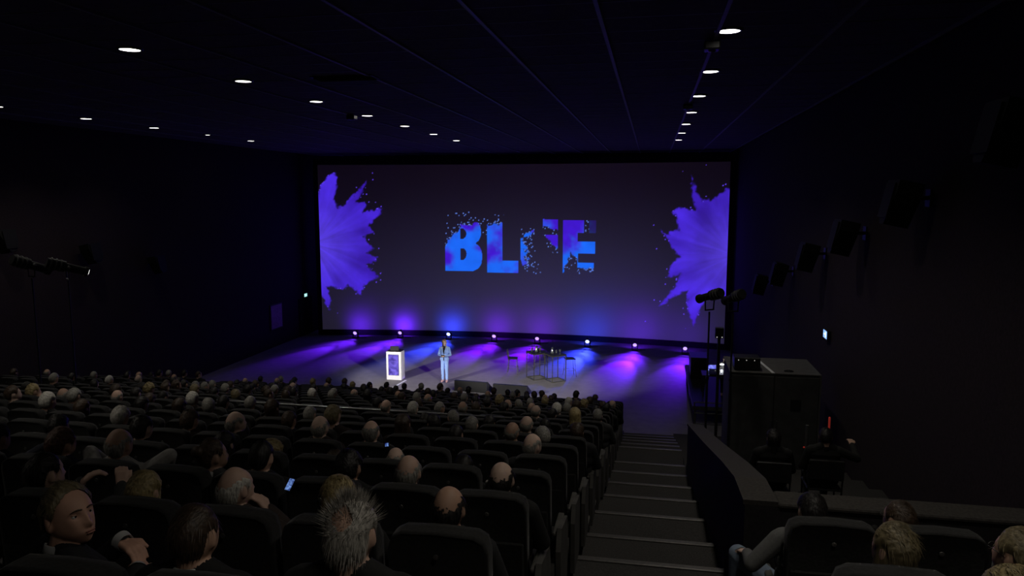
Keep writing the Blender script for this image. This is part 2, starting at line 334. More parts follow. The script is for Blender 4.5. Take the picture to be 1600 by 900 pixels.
def picture():
    t = sst(9, .3, fz)[:, None]; side = np.exp(-((fx - SXC - 1.5) / 7.5) ** 2)[:, None]
    img = np.array([.0048, .0026, .006]) * (1 - t) + np.array([.018, .0145, .031]) * t
    img = img * (.62 + .55 * side) + side * t * np.array([.006, .007, .022])
    def lay(mask, col): nonlocal img; img = img * (1 - mask[:, None]) + col * mask[:, None]
    for poly, cx, cz, sd in ((SPL_L, -17.6, 4.9, 21), (SPL_R, 3.9, 4.6, 41)):
        ang = np.arctan2(fz - cz, fx - cx); rad = np.hypot(fx - cx, fz - cz)
        wob = (fbm(fx * 3, fz * 3, sd) - .5) * .20; wz = (fbm(fx * 3 + 9, fz * 3, sd + 7) - .5) * .20
        ins = inside(poly, fx + wob, fz + wz); d = edist(poly, fx + wob, fz + wz); sd_ = np.where(ins, d, -d)
        streak = fbm(ang * 7 + .5 * fbm(fx, fz, sd + 1), rad * .35, sd + 3); cloud = fbm(fx * .8, fz * .8, sd + 5, 5)
        m = sst(-.05, .09, sd_ + (fbm(fx * 8, fz * 8, sd + 9, 2) - .5) * .16)
        b = np.clip(.34 + 1.0 * (cloud - .38) + .9 * (streak - .45), 0, 1)[:, None]
        col = np.array([.030, .005, .33]) * (1 - b) + np.array([.072, .024, .80]) * b
        core = np.exp(-(rad / 1.9) ** 2)[:, None] * .28; col = col + core * np.array([.12, .10, .25])
        lay(np.clip(m * (.82 + .25 * cloud), 0, 1), col)
        dust = (grains() < .04 * np.exp(-np.clip(-sd_, 0, 9) / .16)) & (sd_ < .05) & (fbm(fx * 3, fz * 3, sd + 13, 2) > .46)
        lay(dust * 1.0, np.array([.13, .06, .95]) * (.5 + .6 * nrs.rand(fx.size))[:, None])
    full = (inside(LB, fx, fz) & ~inside(LB1, fx, fz) & ~inside(LB2, fx, fz)) | inside(LL, fx, fz) | inside(LU, fx, fz) | inside(LE, fx, fz)
    n1 = fbm(fx * 5, fz * 5, 71, 4) - .5
    # how far each letter has crumbled away: > 0 whole, < 0 gone
    era = np.full(fx.shape, 1.0)
    b_ = inside([(-10.9, 3), (-8.5, 3), (-8.5, 7), (-10.9, 7)], fx, fz)
    era = np.where(b_, np.minimum((fx + 10.65) * 1.0 + 4.95 - fz, 6.0 - fz + .1 * (fx + 9.5)) * 1.4, era)
    era = np.where((fx > -8.5) & (fx < -6.7), (5.98 - fz + .18 * (fx + 8.0)) * 2, era)
    ul = (fx > -6.7) & (fx < -5.35); era = np.where(ul, .25 - np.abs(fx + 6.6) * .75 - np.abs(fz - 4.75) * .12 - np.where(fz > 5.75, 1, 0), era)
    era = np.where(ul & (fz > 5.1) & (fz < 5.75), .12 - np.abs((fz - 5.15) - (fx + 6.62) * .85) * 1.2, era)
    ur = (fx >= -5.5) & (fx < -4.6); era = np.where(ur, np.where(fz > 5.45, (fz - 5.72 + .25 * (fx + 5)) * 2.2, np.minimum((5.50 - fz + .15), (fz - 4.72) - (-4.7 - fx) * .9) * 1.6), era)
    er = fx >= -4.6; d1 = (fz - 3.55) - (fx + 4.45) * 2.2
    hole = (fx < -3.55) & (fz < 4.9) & (fx > -4.2)
    era = np.where(er & (fz < 4.95) & (fx < -3.68), np.maximum((-4.42 + (fz - 3.5) * .35 - fx) * 3, (fz - 4.25 - (-3.7 - fx) * .9) * 1.5), era)
    era = np.where(er & (fx >= -3.68) & (fz < 4.1), (fz - 3.72 - (-2.9 - fx) * .12) * 1.4, era)
    era = np.where(er & (fz > 5.5) & (fx > -3.36) & (fx < -3.12), -.25, era)
    dim = np.where(er & (fz > 5.5) & (fx >= -3.12), .16, 1.0)
    e = era + n1 * .75; solid = sst(-.02, .10, e)
    grain = grains() < np.clip(.26 * np.exp(-np.clip(-e, 0, 9) / .28), 0, .3)
    bl = sst(.36, .64, fbm(fx * .95 + 3, fz * .95, 88, 4) + .10 * (4.8 - fz) / 1.4)[:, None]
    col = (np.array([.050, .008, .60]) * (1 - bl) + np.array([.010, .135, .90]) * bl) * (.85 + .3 * fbm(fx * 3, fz * 3, 93)[:, None])
    lay(full * solid * dim, col)
    near = edist(LB, fx, fz) < .38
    up = (near & (fz > 5.4) & (fx > -10.5) & ~inside(LB, fx, fz)) | ((edist(LL, fx, fz) < .25) & (fz > 6.15))
    lay(((full & (solid < .5) & grain) | (up & (grains() < .05) & (fz < 6.55 + .22 * np.clip(fx + 10, 0, 2)))) * .85,
        np.array([.13, .25, .85]) * (.4 + .8 * nrs.rand(fx.size))[:, None])
    return np.clip(img, 0, 1)
pic = picture()
me = bpy.data.meshes.new('screen_surface')
vv = np.stack([fx, scr_y(fx), fz], 1)
idx = np.arange(NU * NV).reshape(NV, NU)
ff = np.stack([idx[:-1, :-1], idx[:-1, 1:], idx[1:, 1:], idx[1:, :-1]], -1).reshape(-1, 4)
me.from_pydata(vv.tolist(), [], ff.tolist())
ca = me.color_attributes.new('picture', 'FLOAT_COLOR', 'POINT'); ca.data.foreach_set('color', np.concatenate([pic, np.ones((pic.shape[0], 1))], 1).astype(np.float32).ravel())
m, nt, b = nodes_of('projected_picture'); at = nt.nodes.new('ShaderNodeVertexColor'); at.layer_name = 'picture'
nt.links.new(at.outputs[0], b.inputs['Emission Color']); b.inputs['Emission Strength'].default_value = 1; b.inputs['Base Color'].default_value = (.13, .13, .13, 1); b.inputs['Roughness'].default_value = .95
b.inputs['Specular IOR Level'].default_value = .05
me.materials.append(m); me.polygons.foreach_set('use_smooth', [True] * len(ff))
scr = thing('projection_screen', 'huge curved cinema screen showing BLUE between two violet powder bursts', 'screen', (0, 0, 0))
o = link('screen_surface', me, scr); o['label'] = 'projected picture with the word BLUE'
def curved_strip(x0, x1, z0, z1, off, th, n=40):
    q = MB(); xs = np.linspace(x0, x1, n + 1); vs = []
    for x in xs:
        y = scr_y(x) + off; vs += [(x, y, z0), (x, y, z1), (x, y + th, z1), (x, y + th, z0)]
    fs = []
    for i in range(n):
        a, b = 4 * i, 4 * i + 4
        fs += [(a + j, b + j, b + (j + 1) % 4, a + (j + 1) % 4) for j in range(4)]
    fs += [(0, 1, 2, 3), (4 * n + 3, 4 * n + 2, 4 * n + 1, 4 * n)]
    return q.add(vs, fs)
curved_strip(SX0 - .2, SX1 + .2, SZ1, SZ1 + .3, -.03, .1).obj('masking_top', 'wall_black', scr)
curved_strip(SX0 - .2, SX1 + .2, 0, SZ0, -.02, .1).obj('masking_skirt', 'wall_black', scr)
curved_strip(SX0 - .22, SX0, 0, SZ1, -.03, .1, 2).obj('masking_side', 'wall_black', scr)
curved_strip(SX1, SX1 + .3, 0, SZ1, -.03, .1, 2).obj('masking_side', 'wall_black', scr)

# ------------------------------------------------------------------ stage moving heads
def moving_head(x, y, kind, watt, lab):
    c = {'violet': (.13, .012, 1), 'blue': (.03, .05, 1), 'magenta': (.17, .007, 1)}[kind]
    t = thing('stage_light', lab, 'stage light', (x, y, 0), 0, 'stage lights along the foot of the screen')
    MB().rbox((0, 0, .05), (.30, .24, .09), .015, 2).obj('base', 'black_metal', t)
    for s in (-1, 1): MB().rbox((s * .13, 0, .22), (.035, .10, .30), .012, 2).obj('yoke_arm', 'black_metal', t)
    tilt = R(24); d = Vector((0, -math.cos(tilt), -math.sin(tilt))); c0 = Vector((0, .02, .33))
    h = MB().cyl(c0 - d * .10, c0 + d * .02, .09, .108, 20).cyl(c0 + d * .02, c0 + d * .09, .112, .112, 20).obj('lamp_head', 'black_metal', t)
    MB().cyl(c0 + d * .085, c0 + d * .094, .10, .10, 20).obj('lens', 'lens_' + kind, h)
    for i in range(7):
        a = i * math.pi / 3; off = Vector((0, 0, 0)) if i == 6 else (Vector((1, 0, 0)) * math.cos(a) + d.cross(Vector((1, 0, 0))) * math.sin(a)) * .062
        MB().cyl(c0 + d * .09 + off, c0 + d * .102 + off, .026, .022, 10).obj('lens_cell', 'lens_cell_' + kind, h)
    MB().tube([(.1, .12, .03), (.25, .2, .02), (.5, .25, .02)], .012, 6).obj('cable', 'black_plastic', t)
    p = c0 + d * .12
    spot_lamp(t, p, p + Vector((-.16, -1, -.75)), watt * .10, c, 84, .8, .05)                 # wide spill of the lens cells
    for pw_, dip, half in ((1.2, 13.5, 11.5), (3.6, 7.5, 7), (23, 4.3, 3.6)):                               # the oval beams of the lens rings
        l = spot_lamp(t, p, p + Vector((-.17, -math.cos(R(dip)), -math.sin(R(dip)))), watt * pw_, c, 2 * half, .8, .04, 'beam_light'); l.scale = (3.8, 1, 1)
    spot_lamp(t, (0, .10, .46), (0, 1, .62), watt * .42, c, 140, 1, .06, 'added_halo_light')  # added lamp, throws the coloured halo onto the screen behind
for i, (x, y, kind, w, lab) in enumerate([
        (-15.14, 35.7, 'violet', .75, 'violet stage light at the left end of the row under the screen'),
        (-12.85, 36.2, 'violet', 1.15, 'violet stage light behind and above the white lectern'),
        (-10.25, 36.3, 'blue', 1.1, 'bright blue stage light behind the woman in the pale suit'),
        (-7.81, 36.2, 'magenta', .72, 'purple stage light right of the woman, first of a dim pair'),
        (-5.55, 36.0, 'magenta', .72, 'purple stage light behind the high tables'),
        (-3.0, 35.7, 'blue', 1.2, 'bright blue stage light right of the high tables'),
        (-.68, 35.3, 'violet', 1.1, 'violet stage light below the right powder burst'),
        (1.66, 34.9, 'violet', .5, 'violet stage light at the right end of the row, partly hidden by equipment')]):
    moving_head(x, y, kind, HEAD_W * w, lab)

# profile spots on stands
def profile_spot(x, y, z, base, target, watt, lab, spread=.55, size=1.0):
    t = thing('profile_spotlight', lab, 'spotlight', (x, y, base)); h = z - base
    for i in range(3):
        a = i * 2.094 + .4
        MB().cyl((.03 * math.cos(a), .03 * math.sin(a), .55), (spread * math.cos(a), spread * math.sin(a), .012), .014, n=8).obj('leg', 'black_metal', t)
    MB().cyl((0, 0, .1), (0, 0, h * .55), .024, n=10).cyl((0, 0, h * .5), (0, 0, h - .32), .018, n=10).lathe([(.02, h * .55 - .03), (.035, h * .55 - .03), (.035, h * .55 + .03), (.02, h * .55 + .03)], n=10).obj('stand_pole', 'black_metal', t)
    d = (Vector(target) - Vector((x, y, z))).normalized(); s = d.cross(Vector((0, 0, 1))).normalized(); u = s.cross(d); c = Vector((0, 0, h))
    yk = MB()
    for q in (-1, 1): yk.cyl(c + s * q * .15 * size, Vector((0, 0, h - .28)) + s * q * .13 * size, .014, n=6)
    yk.cyl(Vector((0, 0, h - .28)) - s * .14 * size, Vector((0, 0, h - .28)) + s * .14 * size, .016, n=6); yk.obj('yoke', 'black_metal', t)
    b = MB().cyl(c - d * .42 * size, c - d * .05 * size, .115 * size, .13 * size, 18).cyl(c - d * .05 * size, c + d * .40 * size, .095 * size, .095 * size, 18).cyl(c + d * .36 * size, c + d * .43 * size, .115 * size, .115 * size, 18).obj('lamp_body', 'black_metal', t)
    for q in (-.36, -.26, -.16): MB().cyl(c + d * q * size, c + d * (q + .03) * size, .14 * size, .14 * size, 18).obj('cooling_fin', 'grey_metal', b)
    MB().cyl(c + d * .432 * size, c + d * .438 * size, .09 * size, .09 * size, 18).obj('lens', 'lamp_white', b)
    MB().cyl(c + s * .13 * size + u * .02, c + s * .2 * size + u * .02, .028, n=10).obj('clamp_knob', 'steel', t)
    spot_lamp(t, c + d * .5 * size, c + d * 3, watt, (1, .95, .93), 11.2, .6, .05).scale = (2.1, 1, 1)
def stand_floor(y): return row_floor(math.floor((y - 3.3 + .42) / 1.1))
TGT = (-6.6, 28.3, 0)
profile_spot(-14.53, 15.0, 5.8, stand_floor(15.0), (-9.6, 28.7, 0), PROFILE_W, 'black profile spotlight on a stand at far left, farther from the stage', size=1.05)
profile_spot(-13.72, 15.2, 5.74, stand_floor(15.2), (-3.6, 28.6, 0), PROFILE_W * .9, 'black profile spotlight on a stand at far left, nearer the stage', size=1.05)
profile_spot(1.17, 15.05, 5.45, stand_floor(15.05), (-9.2, 28.7, 0), PROFILE_W * .8, 'black profile spotlight on a stand in front of the screen edge', .2, size=.8)
profile_spot(1.62, 15.0, 5.44, stand_floor(15.0), (-4.6, 28.7, 0), PROFILE_W * .8, 'black profile spotlight on a stand against the right wall above the grey cabinet', .2, size=.8)
t = thing('dimmer_stand', 'black pole with a small control box between the right spotlights', 'stand', (1.40, 15.3, stand_floor(15.3)))
for i in range(3):
    a = i * 2.094; MB().cyl((.03 * math.cos(a), .03 * math.sin(a), .45), (.4 * math.cos(a), .4 * math.sin(a), .012), .012, n=8).obj('leg', 'black_metal', t)
MB().cyl((0, 0, .1), (0, 0, 2.95), .03, n=10).obj('pole', 'black_metal', t)
MB().rbox((0, -.02, 2.95), (.17, .14, .22), .015, 2).obj('control_box', 'black_plastic', t)
for s in (-1, 1): MB().ell((s * .05, -.095, 2.87), (.012, .006, .012), 8, 5).obj('indicator', 'led_small', t)

# ------------------------------------------------------------------ lectern, tables, stools, floor monitors
t = thing('lectern', 'white lectern with a lit violet display on its front', 'lectern', (-10.15, 27.95, 0))
MB().rbox((0, 0, .585), (.64, .46, 1.17), .03, 3).obj('body', 'white_gloss', t, True)
MB().rbox((0, -.235, .63), (.44, .02, .86), .004, 1).obj('display_frame', 'black_plastic', t)
MB().box((0, -.247, .63), (.42, .006, .84)).obj('display', 'lectern_display', t)
MB().rbox((0, 0, 1.18), (.60, .42, .02), .006, 1).obj('top_plate', 'black_plastic', t)
t = thing('laptop', 'black laptop standing open on the white lectern', 'laptop', (-10.15, 27.95, 1.191))
MB().rbox((0, .05, .01), (.36, .25, .018), .006, 1).obj('base', 'black_plastic', t)
MB().rbox((0, -.09, .09), (.36, .015, .18), .006, 1, rx=-.25).obj('lid', 'speaker_black', t)
tag(MB().box((-9.72, 27.2, .006), (.08, 1.15, .012), rz=-.10).obj('floor_tape', 'white_tape'), 'pale strip of tape on the floor in front of the lectern', 'tape')

def high_table(x, y, rz, lab):
    t = thing('high_table', lab, 'table', (x, y, 0), rz, 'high tables on stage'); a = .31; q = .016
    MB().rbox((0, 0, 1.09), (.66, .66, .025), .006, 1).obj('table_top', 'black_plastic', t)
    for sx in (-1, 1):
        for sy in (-1, 1): MB().box((sx * a, sy * a, .54), (.024, .024, 1.07)).obj('leg', 'brass_frame', t)
        MB().box((sx * a, 0, .016), (.03, .59, .03)).obj('foot_bar', 'brass_frame', t); MB().box((0, sx * a, .016), (.59, .03, .03)).obj('foot_bar', 'brass_frame', t)
        MB().box((sx * a, 0, 1.06), (.03, .59, .03)).obj('top_bar', 'brass_frame', t); MB().box((0, sx * a, 1.06), (.59, .03, .03)).obj('top_bar', 'brass_frame', t)
high_table(-4.50, 29.15, R(38), 'dark high table with a thin square frame, left of the pair')
high_table(-3.72, 28.92, R(38), 'dark high table with a thin square frame, right of the pair')
glass = MB().lathe([(0, 0), (.033, 0), (.038, .004), (.036, .01), (.04, .12), (.037, .12), (.033, .012), (0, .012)], n=14).mesh('drinking_glass', 'glass_ware', True)
wine = MB().lathe([(0, 0), (.036, 0), (.034, .006), (.006, .012), (.006, .08), (.03, .10), (.042, .14), (.036, .20), (.033, .20), (.038, .14), (.0, .10)], n=14).mesh('wine_glass', 'glass_ware', True)
jug = MB().lathe([(0, 0), (.06, 0), (.07, .02), (.065, .12), (.035, .18), (.04, .24), (.036, .24), (.03, .18), (0, .03)], n=16).mesh('carafe', 'glass_ware', True)
for nm, me_, x, y, lab in (('drinking_glass', glass, -4.72, 29.2, 'short glass at the left edge of the left high table'), ('carafe', jug, -4.52, 29.15, 'glass carafe in the middle of the left high table'),
                           ('wine_glass', wine, -4.35, 29.02, 'stemmed glass at the right of the left high table'), ('drinking_glass', glass, -4.45, 29.35, 'short glass at the back of the left high table'),
                           ('carafe', jug, -3.85, 28.98, 'glass carafe on the right high table'), ('drinking_glass', glass, -3.70, 29.08, 'short glass at the back of the right high table'),
                           ('wine_glass', wine, -3.52, 28.86, 'stemmed glass at the right of the right high table')):
    tag(link(nm, me_, None, (x, y, 1.103)), lab, 'carafe' if nm == 'carafe' else 'glass', 'glassware on the high tables')
def bar_chair(x, y, rz, lab, back, sh=.72):
    t = thing('bar_chair' if back else 'bar_stool', lab, 'chair' if back else 'stool', (x, y, 0), rz)
    MB().rbox((0, 0, sh), (.42, .40, .035), .014, 2).obj('seat', 'black_plastic', t)
    for sx in (-1, 1):
        for sy in (-1, 1): MB().cyl((sx * .17, sy * .16, sh - .01), (sx * .23, sy * .22, 0), .011, n=8).obj('leg', 'grey_metal', t)
    for sy in (-1, 1): MB().cyl((-.21, sy * .195, .26), (.21, sy * .195, .26), .009, n=8).obj('foot_rest', 'grey_metal', t)
    for sx in (-1, 1): MB().cyl((sx * .21, -.195, .26), (sx * .21, .195, .26), .009, n=8).obj('foot_rest', 'grey_metal', t)
    if back:
        b = MB().tube([(-.18, .18, sh), (-.20, .23, sh + .32), (-.15, .24, sh + .37), (.15, .24, sh + .37), (.20, .23, sh + .32), (.18, .18, sh)], .012, 8).obj('back_frame', 'grey_metal', t)
        for i in range(7): MB().cyl((-.13 + .0433 * i, .185, sh + .01), (-.15 + .05 * i, .24, sh + .36), .005, n=6).obj('back_wire', 'grey_metal', b)
bar_chair(-5.62, 29.75, R(95), 'bar chair with a wire back left of the high tables', True, .66)
bar_chair(-3.22, 29.75, R(20), 'black bar stool right of the high tables', False, .74)
bar_chair(-4.62, 30.9, R(0), 'black bar stool behind the left high table', False, .74)
def floor_monitor(x, y, lab):
    t = thing('floor_monitor', lab, 'monitor', (x, y, 0), R(-6), 'floor monitors facing the stage')
    MB().prism([(-.32, 0), (.34, 0), (.34, .06), (-.20, .40), (-.32, .40)], -.64, .64).obj('wedge_case', 'speaker_black', t)
    MB().box((0, .078, .238), (1.16, .58, .012), rx=-R(32.2)).obj('display', 'grille', t)
    MB().box((0, -.26, .404), (1.28, .12, .008)).obj('top_edge', 'black_metal', t)
    for s in (-1, 1): MB().prism([(-.33, 0), (.35, 0), (.35, .07), (-.20, .41), (-.33, .41)], s * .645 - .01, s * .645 + .01).obj('side_board', 'black_metal', t)
floor_monitor(-6.62, 26.85, 'black wedge monitor on the stage floor, nearest the woman')
floor_monitor(-5.05, 26.6, 'black wedge monitor on the stage floor, in front of the high tables')

# ------------------------------------------------------------------ seats
SEAT_X = [-.98 - .565 * j for j in range(23)] + [-15.45 - .565 * j for j in range(4)]
RIGHT_X = [1.07, 1.635, 2.2, 2.765]
def make_back():
    q = MB(); bm = bmesh.new(); n = 7
    # cushioned back: wide, gently crowned top, leaning a little to the rear
    prof = [(-.25, .40), (-.25, 1.04), (-.232, 1.095), (-.185, 1.12), (0, 1.128), (.185, 1.12), (.232, 1.095), (.25, 1.04), (.25, .40)]
    def ring(y, s): return [(x * s, y - (z - .4) * .06 + .02, .76 + (z - .76) * (1 - (1 - s) * .35)) for x, z in prof]
    rings = [ring(-.055, .93), ring(-.065, .985), ring(-.03, 1.0), ring(.03, 1.0), ring(.065, .985), ring(.06, .92)]
    m = len(prof); vs = [p for r in rings for p in r]; fs = []
    for a in range(len(rings) - 1):
        for i in range(m): fs.append((a * m + i, a * m + (i + 1) % m, (a + 1) * m + (i + 1) % m, (a + 1) * m + i))
    fs += [tuple(range(m))[::-1], tuple(range((len(rings) - 1) * m, len(rings) * m))]
    return q.add(vs, fs)
SEAT_PARTS = [
    ('backrest', make_back().mesh('backrest', 'seat_cloth', True)),
    ('back_shell', MB().rbox((0, -.058, .62), (.46, .02, .42), .008, 1, rx=.06).mesh('back_shell', 'seat_cloth')),
    ('seat_cushion', MB().rbox((0, .31, .38), (.48, .46, .12), .035, 3).mesh('seat_cushion', 'seat_cloth', True)),
    ('pedestal', MB().span(-.17, .17, .12, .40, 0, .04).span(-.05, .05, .2, .32, .03, .33).mesh('pedestal', 'seat_plastic')),
    ('number_plate', MB().lathe([(0, .006), (.012, .005), (.014, 0)], n=10).mesh('number_plate', 'plate')),
]
ARM = MB().rbox((0, .22, .60), (.052, .40, .035), .012, 2).span(-.018, .018, .12, .40, .05, .60).mesh('armrest', 'armrest')
END_PANEL = MB().prism([(-.04, 0), (.42, 0), (.46, .45), (.40, .60), (.02, .66), (-.06, .5)], -.02, .02).mesh('end_panel', 'armrest')
ARM_UP = MB().rbox((0, .10, .86), (.042, .05, .24), .012, 2).mesh('arm_pad', 'arm_pad')
def seat(k, x, lab, last=False, end=0):
    z = row_floor(k); y = row_y(k, x)
    t = thing('cinema_seat', lab, 'seat', (x, y, z), R(-.7), 'dark cinema seats'); t.rotation_euler = (0, 0, 0)
    for nm, me_ in SEAT_PARTS:
        o = link(nm, me_, t)
        if nm == 'number_plate': o.location = (.0, -.098, 1.02); o.rotation_euler = (R(90), 0, 0)
    link('armrest', ARM, t, (-.2825, 0, 0))
    if end:
        link('armrest', ARM, t, (.2825, 0, 0)); link('end_panel', END_PANEL, t, (.315, 0, 0))
    return t
LAST_K = 17
far_back = MB(); seat_count = 0; SEATS = {}
for k in range(-1, LAST_K + 1):
    for j, x in enumerate(SEAT_X):
        y = row_y(k, x)
        if in_view(x, y, row_floor(k) + 1.12, 45) is None: continue
        if k <= 14:
            blk = f'{ORD[j + 1]} from the right aisle' if j < 23 else f'{ORD[j - 22]} beyond the left aisle'
            SEATS[(k, j)] = seat(k, x, f'dark cinema seat in the {ORD[18 - k]} row from the stage, {blk}', end=(j == 0 or j == 23)); seat_count += 1
        else:
            z = row_floor(k); me0 = SEAT_PARTS[0][1]
            far_back.add([(v.co.x + x, v.co.y + y, v.co.z + z) for v in me0.vertices], [tuple(p.vertices) for p in me0.polygons])
            far_back.rbox((x, y + .31, z + .38), (.48, .46, .12), .03, 1); far_back.span(x - .05, x + .05, y + .2, y + .32, z, z + .34)
fo = far_back.obj('front_row_seats', 'seat_cloth', None, True); fo['kind'] = 'stuff'; tag(fo, 'dark seats of the three front rows hidden among the audience', 'seats')
for k in (-1, 0, 1):
    for j, x in enumerate(RIGHT_X):
        if in_view(x, row_y(k, x), row_floor(k) + 1.0, 80): seat(k, x, f'dark cinema seat right of the stairs, {ORD[2 - k]} row behind the cross wall, {ORD[j + 1]} from stairs', end=0)
# hand rail standing in front of the ninth row
t = thing('hand_rail', 'thin steel hand rail running across the middle rows', 'rail', (0, 0, 0))
MB().cyl((-7.6, 11.62, 3.80), (-2.2, 11.56, 3.80), .016, n=10).obj('rail_tube', 'steel', t)
for x in (-7.5, -5.8, -4.1, -2.4): MB().cyl((x, 11.6, row_floor(7)), (x, 11.6, 3.80), .014, n=8).obj('post', 'black_metal', t)

# ------------------------------------------------------------------ people
def sm(x, a, b): t = np.clip((x - a) / (b - a), 0, 1); return t * t * (3 - 2 * t)
def head_surface(nu=44, nv=34):
    a = np.linspace(0, 2 * np.pi, nu, endpoint=False); e = np.linspace(-np.pi / 2, np.pi / 2, nv + 1); A, Em = np.meshgrid(a, e)
    x = .077 * np.cos(Em) * np.sin(A); y = .098 * np.cos(Em) * np.cos(A); z = .118 * np.sin(Em)
    return A, x, y, z
def head_shape(x, y, z):
    low = sm(-z, .01, .11); fr = sm(y, -.02, .05)
    x2 = x * (1 - .22 * low) * (1 + .05 * sm(z, -.02, .05)); y2 = np.where(y < 0, y * (1 - .42 * low), y * (1 - .06 * low))
    y2 = np.where(y < 0, y2 * (1 + .05 * np.exp(-((z - .02) / .05) ** 2)), y2)
    fa = np.exp(-(np.arctan2(x, y + .02) / .85) ** 2) * (y > -.02)
    y2 = y2 + fa * (.034 * sm(-z, .015, .085) * (1 - .75 * sm(-z, .105, .118)) - .010 * sm(z, .05, .105)); x2 = x2 * (1 + .10 * np.exp(-((z + .07) / .03) ** 2) * sm(np.abs(x), .02, .05))
    ax = np.abs(x2)
    g = lambda v, c, s: np.exp(-((v - c) / s) ** 2)
    y2 = y2 + fr * (.024 * g(x2, 0, .013) * g(z, -.034, .014) + .016 * g(x2, 0, .010) * g(z, -.012, .022) - .011 * g(ax, .031, .015) * g(z, .004, .011)
                    + .005 * g(z, .024, .010) * g(ax, .025, .03) + .007 * g(x2, 0, .022) * g(z, -.066, .009) - .003 * g(x2, 0, .02) * g(z, -.055, .005) + .010 * g(x2, 0, .022) * g(z, -.104, .016) + .004 * g(ax, .042, .015) * g(z, -.025, .018))
    return x2, y2, z
def head_mesh_into(mb, M):
    A, x, y, z = head_surface(); nv, nu = x.shape; x, y, z = head_shape(x, y, z)
    vs = [M @ Vector(p) for p in zip(x.ravel(), y.ravel(), z.ravel())]
    fs = [(j * nu + i, j * nu + (i + 1) % nu, (j + 1) * nu + (i + 1) % nu, (j + 1) * nu + i) for j in range(nv - 1) for i in range(nu)]
    mb.add(vs, fs)
    for s in (-1, 1): mb.ell(M @ Vector((s * .079, -.012, -.008)), (.010, .021, .034), 12, 8, M.to_3x3() @ Euler((.15, 0, s * -.35)).to_matrix())
def hand_prims(w, d, s, curl=.5, up=Vector((0, 0, 1))):
    """palm and five fingers: wrist w, direction d, side s (+1 right hand)"""
    d = d.normalized(); side = d.cross(up).normalized() * s; nrm = side.cross(d).normalized() * s; P = []
    pc = w + d * .045
    for o in (-.024, -.008, .008, .024): P.append((w + side * o * .7 + d * .01, w + d * .085 + side * o, .015, .0125, 'hand'))
    for o, L in ((-.029, .062), (-.010, .075), (.010, .080), (.029, .070)):
        a = w + d * .085 + side * o * -1; b_ = a + (d * math.cos(curl * .6) - nrm * math.sin(curl * .6)) * L * .5; c = b_ + (d * math.cos(curl * 1.6) - nrm * math.sin(curl * 1.6)) * L * .5
        P += [(a, b_, .0098, .0092, 'hand'), (b_, c, .0092, .0078, 'hand')]
    th = w + d * .03 + side * -.03 * -1; P += [(w + d * .02 + side * .015, th + d * .025 + side * .02, .014, .012, 'hand'), (th + d * .025 + side * .02, th + d * .065 + side * .022 - nrm * .012, .011, .0085, 'hand')]
    return P
def seated_prims(pose):
    P = []; V = Vector
    def c(a, b, r0, r1, tg): P.append((V(a), V(b), r0, r1, tg))
    lean = pose.get('lean', 0)
    sh = lambda p: (p[0] + lean * max(0, p[2] - .5), p[1], p[2])
    c((-.09, .25, .54), (.09, .25, .54), .12, .12, 'leg'); c((-.07, .23, .66), (.07, .23, .66), .128, .128, 'torso')
    c(sh((-.09, .20, .80)), sh((.09, .20, .80)), .118, .118, 'torso'); c(sh((-.12, .18, .92)), sh((.12, .18, .92)), .09, .09, 'torso')
    c(sh((-.17, .165, .965)), sh((.17, .165, .965)), .06, .06, 'torso')
    for s in (-1, 1): c(sh((s * .14, .16, .975)), sh((s * .03, .155, 1.035)), .05, .05, 'torso')
    hc = V(sh((0, .175, 1.155))); c(sh((0, .15, 1.0)), hc + V((0, -.015, -.07)), .055, .052, 'neck')
    arms = pose.get('arms', {})
    for s, nm in ((-1, 'l'), (1, 'r')):
        el, wr = arms.get(nm, ((s * .27, .25, .70), (s * .12, .44, .60))); S = V(sh((s * .195, .165, .955))); el, wr = V(el), V(wr)
        P.append((S, el, .056, .045, 'arm')); P.append((el, wr, .044, .031, 'arm'))
        hd = V(pose['hd'][nm]) if 'hd' in pose and nm in pose['hd'] else (wr - el); P.extend(hand_prims(wr, hd, s, pose.get('curl', .7)))
        kn = V(pose.get('knees', {}).get(nm, (s * .13, .66, .50))); c((s * .10, .26, .51), kn, .082, .064, 'leg'); c(kn, (kn.x, kn.y + .04, .10), .06, .042, 'leg'); c((kn.x, kn.y + .02, .05), (kn.x + s * .02, kn.y + .20, .04), .045, .036, 'foot')
    return P, hc
def standing_prims():
    P = []; V = Vector
    def c(a, b, r0, r1, tg): P.append((V(a), V(b), r0, r1, tg))
    c((-.075, 0, .94), (.075, 0, .94), .105, .105, 'leg'); c((-.05, 0, 1.08), (.05, 0, 1.08), .098, .098, 'torso'); c((-.07, 0, 1.22), (.07, 0, 1.22), .10, .10, 'torso')
    c((-.10, -.01, 1.34), (.10, -.01, 1.34), .078, .078, 'torso'); c((-.145, -.01, 1.39), (.145, -.01, 1.39), .052, .052, 'torso'); c((-.06, .05, 1.25), (.06, .05, 1.25), .07, .07, 'torso')
    for s in (-1, 1):
        c((s * .12, -.01, 1.40), (s * .02, -.01, 1.45), .042, .042, 'torso'); c((s * .075, 0, .93), (s * .085, .02, .52), .088, .062, 'leg'); c((s * .085, .02, .52), (s * .085, 0, .12), .060, .046, 'leg')
        c((s * .085, -.01, .06), (s * .10, .13, .035), .04, .03, 'foot')
        S = V((s * .17, -.01, 1.38)); el = V((s * .235, -.01, 1.10)); wr = V((s * .075, .19, 1.10)); P.append((S, el, .05, .042, 'arm')); P.append((el, wr, .040, .028, 'arm')); P.extend(hand_prims(wr, V((-s * .6, .35, .05)), s, .8))
    hc = V((0, .03, 1.60)); c((0, 0, 1.42), (0, .02, 1.54), .046, .044, 'neck'); return P, hc
DG = bpy.context.evaluated_depsgraph_get
